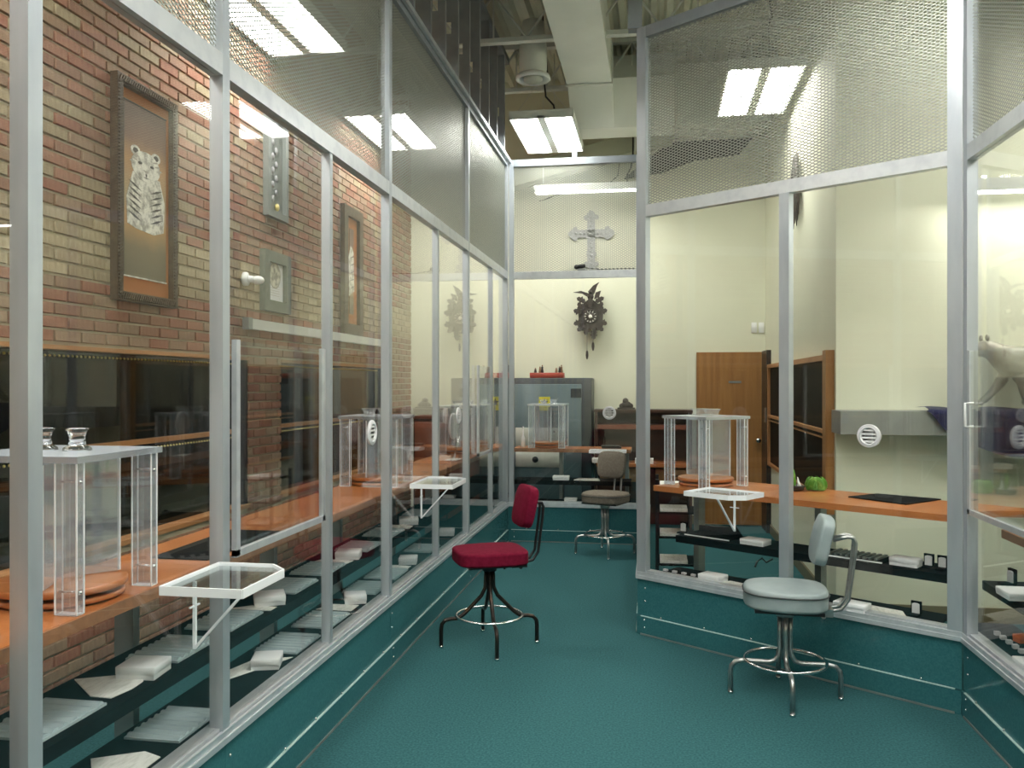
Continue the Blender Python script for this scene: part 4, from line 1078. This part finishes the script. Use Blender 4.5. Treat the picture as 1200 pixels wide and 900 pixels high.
# cctv on the back rail with its cable
p = onY(680, 316, PB)
t = thing('security_camera', 'small dark camera clipped on the back partition rail', 'camera', (p.x, PB+.0, RZ1+.001))
put('clamp', MB().box(-.03, .05, .0, .045, 0, .02), 'galvanised', t)
put('body', MB().cyl((-.04, .0, .035), (.04, .04, .05), .022, 12).ball((-.04, 0, .035), .024, sub=2), 'black_plastic', t)
cable = MB().tube([(p.x+.05, PB+.03, RZ1+.03), (p.x+.2, PB+.03, RZ1+.012), (p.x+.45, PB+.03, RZ1+.014), (-.2, PB+.03, RZ1+.012)], .005, 6)
tag(put('camera_cable', cable, 'cable_black'), 'thin black cable lying along the back partition rail', 'cable')
cable = MB().tube([onY(632, 236, 10.05), onY(660, 226, 10.05), onY(692, 221, 10.05), onY(715, 214, 10.05), onY(724, 206, 10.05), onY(726, 190, 10.05), onY(731, 176, 10.05), onY(733, 150, 10.05)], .006, 6)
tag(put('drooping_cable', cable, 'cable_black'), 'black cable drooping down the upper back wall', 'cable')
# carved hanging on the right return wall
p = onX(938, 220, XW)
t = thing('wall_carving', 'dark feathered carving high on the bright return wall', 'carving', (XW-.03, p.y, p.z))
for k in range(7):
    m = MB(); yy = (k-3)*.05; m.tube([(-.01, yy*.4, .28), (-.02, yy*.8, .05), (-.015, yy, -.12-.05*(k % 3)), (-.01, yy*1.05, -.26-.04*(k % 3))], [.015, .022, .016, .003], 6); put('feather', m, 'carved_dark', t)
# steel shelf duct, cloth, statue on the right
t = thing('steel_shelf', 'grey steel box shelf on the right cream wall', 'shelf', (0, YW-.30, 0))
xs_ = onY(985, 490, YW-.30).x
put('shelf_box', MB().box(xs_, XR-.02, 0, .295, 1.285, 1.44), 'galvanised', t)
m = MB()
for k in range(5): m.box(xs_+.01, xs_+.05, -.003, 0, 1.36+k*.014, 1.367+k*.014)
put('louvre', m, 'stud_and_backlit_steel', t)
x0 = onY(1088, 480, YW-.33).x
m = MB(); n, k2 = 26, 8; rows = []
rc = random.Random(5)
for i in range(n):
    X_ = x0 + i*(2.0)/(n-1); drop = min(.30, .02 + .36*math.sqrt(max(i-.2, 0)/9)); row = []
    for j in range(k2+4):
        if j < 4: row.append(Vector((X_ + .01*math.sin(j), YW-.05-.08*j, 1.462+.008*math.sin(i*1.3+j))))
        else:
            d_ = drop*(j-3)/k2; row.append(Vector((X_+.01*math.sin(j*.7), YW-.325-.016*math.sin(i*1.1)-.012*(j-3)/k2, 1.455-d_)))
    rows.append(m._verts(row))
for A_, B_ in zip(rows, rows[1:]):
    for j in range(len(A_)-1): f = m.b.faces.new((A_[j], A_[j+1], B_[j+1], B_[j])); f.smooth = True
bmesh.ops.solidify(m.b, geom=m.b.faces[:], thickness=.006)
tag(put('blue_cloth', m, 'blue_cloth'), 'dark blue cloth draped over the steel shelf under the statue', 'cloth')
# statue: a walking big cat, continuous skin
def skin(name, nodes, edges, m, parent, sub=2):
    me = bpy.data.meshes.new(name); me.from_pydata([n[:3] for n in nodes], edges, []); o = bpy.data.objects.new(name, me); COL.objects.link(o); o.parent = parent
    me.materials.append(MATS[m]); sk = o.modifiers.new('skin', 'SKIN'); sk.use_smooth_shade = True
    for i, n in enumerate(nodes): me.skin_vertices[0].data[i].radius = (n[3], n[3] if len(n) < 5 else n[4]); me.skin_vertices[0].data[i].use_root = (i == 0)
    sb = o.modifiers.new('sub', 'SUBSURF'); sb.levels = sub; sb.render_levels = sub
    return o
sp_ = onY(1185, 470, YW-.17)
t = thing('animal_statue', 'grey stone-like animal statue striding on the blue cloth at the right edge', 'statue', (sp_.x, YW-.17, 1.475))
nd = [(.42, 0, .30, .085), (.22, 0, .29, .09), (.06, 0, .30, .105), (-.06, 0, .32, .088), (-.12, 0, .37, .068), (-.175, 0, .385, .066), (-.235, 0, .355, .036),
      (-.02, .05, .20, .045), (-.09, .05, .10, .030), (-.155, .05, .03, .024), (-.19, .05, .014, .022),
      (.05, -.05, .20, .045), (.055, -.05, .10, .030), (.075, -.05, .03, .024), (.045, -.05, .014, .022),
      (.46, .05, .20, .055), (.50, .05, .13, .032), (.56, .05, .08, .024), (.52, .05, .016, .022),
      (.44, -.05, .20, .055), (.40, -.05, .13, .032), (.44, -.05, .07, .024), (.40, -.05, .016, .022),
      (.55, 0, .30, .02), (.66, 0, .22, .015), (.74, 0, .24, .012)]
ed = [(0, 1), (1, 2), (2, 3), (3, 4), (4, 5), (5, 6), (2, 7), (7, 8), (8, 9), (9, 10), (2, 11), (11, 12), (12, 13), (13, 14), (0, 15), (15, 16), (16, 17), (17, 18), (0, 19), (19, 20), (20, 21), (21, 22), (0, 23), (23, 24), (24, 25)]
skin('body', nd, ed, 'statue_stone', t)
m = MB()
for s in (-1, 1): m.ball((-.165, s*.055, .448), .022, sub=2, sc=(.6, .9, 1.1))
put('ears', m, 'statue_stone', t)
m = MB()
for s in (-1, 1): m.ball((-.232, s*.030, .392), .010, sub=1)
put('eyes', m, 'carved_dark', t)
m = MB().ball((-.268, 0, .362), .012, sub=1, sc=(1, 1.4, .8)); put('nose', m, 'carved_dark', t)

# floor cable on the right, behind the angled partition
q = [at(880, 660, .006), at(886, 652, .006), at(893, 655, .006), at(899, 662, .006), at(903, 650, .006), at(896, 657, .006)]
q = [at(885, 664, .008), at(887, 658, .008), at(893, 654, .008), at(898, 659, .008), at(905, 655, .008)]
tag(put('floor_cable', MB().tube(q, .008, 6), 'cable_black'), 'short black cable on the teal carpet behind the right sill', 'cable')
# outlet on the return wall, baseboards, small bottle
p = onX(929, 614, XW)
t = thing('wall_outlet', 'white wall outlet with a black plug low on the right return wall', 'outlet', (XW-.012, p.y, p.z))
put('plate', MB().box(0, .011, -.06, .06, -.055, .055), 'white_plastic', t); put('plug', MB().box(-.05, -.001, -.03, .02, -.02, .02), 'black_plastic', t)
struct('baseboard_right', MB().box(XW-.018, XW-.001, 6.23, 9.58, .001, .10).box(XW-.018, XR, YW-.018, YW-.001, .001, .10), 'olive_base')
struct('baseboard_back', MB().box(XL+.02, dl-.02, YB-.018, YB-.001, .001, .10), 'olive_base')
p = onY(613, 526, PB+.25)
t = thing('pump_bottle', 'slender white pump bottle at the left end of the back counter', 'bottle', (p.x, PB+.25, TOP+.001))
put('bottle', MB().lathe([(.02, 0), (.024, .01), (.022, .09), (.008, .13), (.006, .19), (.002, .20)], n=16), 'white_plastic', t); put('cap', MB().lathe([(.006, .201), (.009, .203), (.009, .215), (.003, .22)], n=12), 'silver_satin', t)
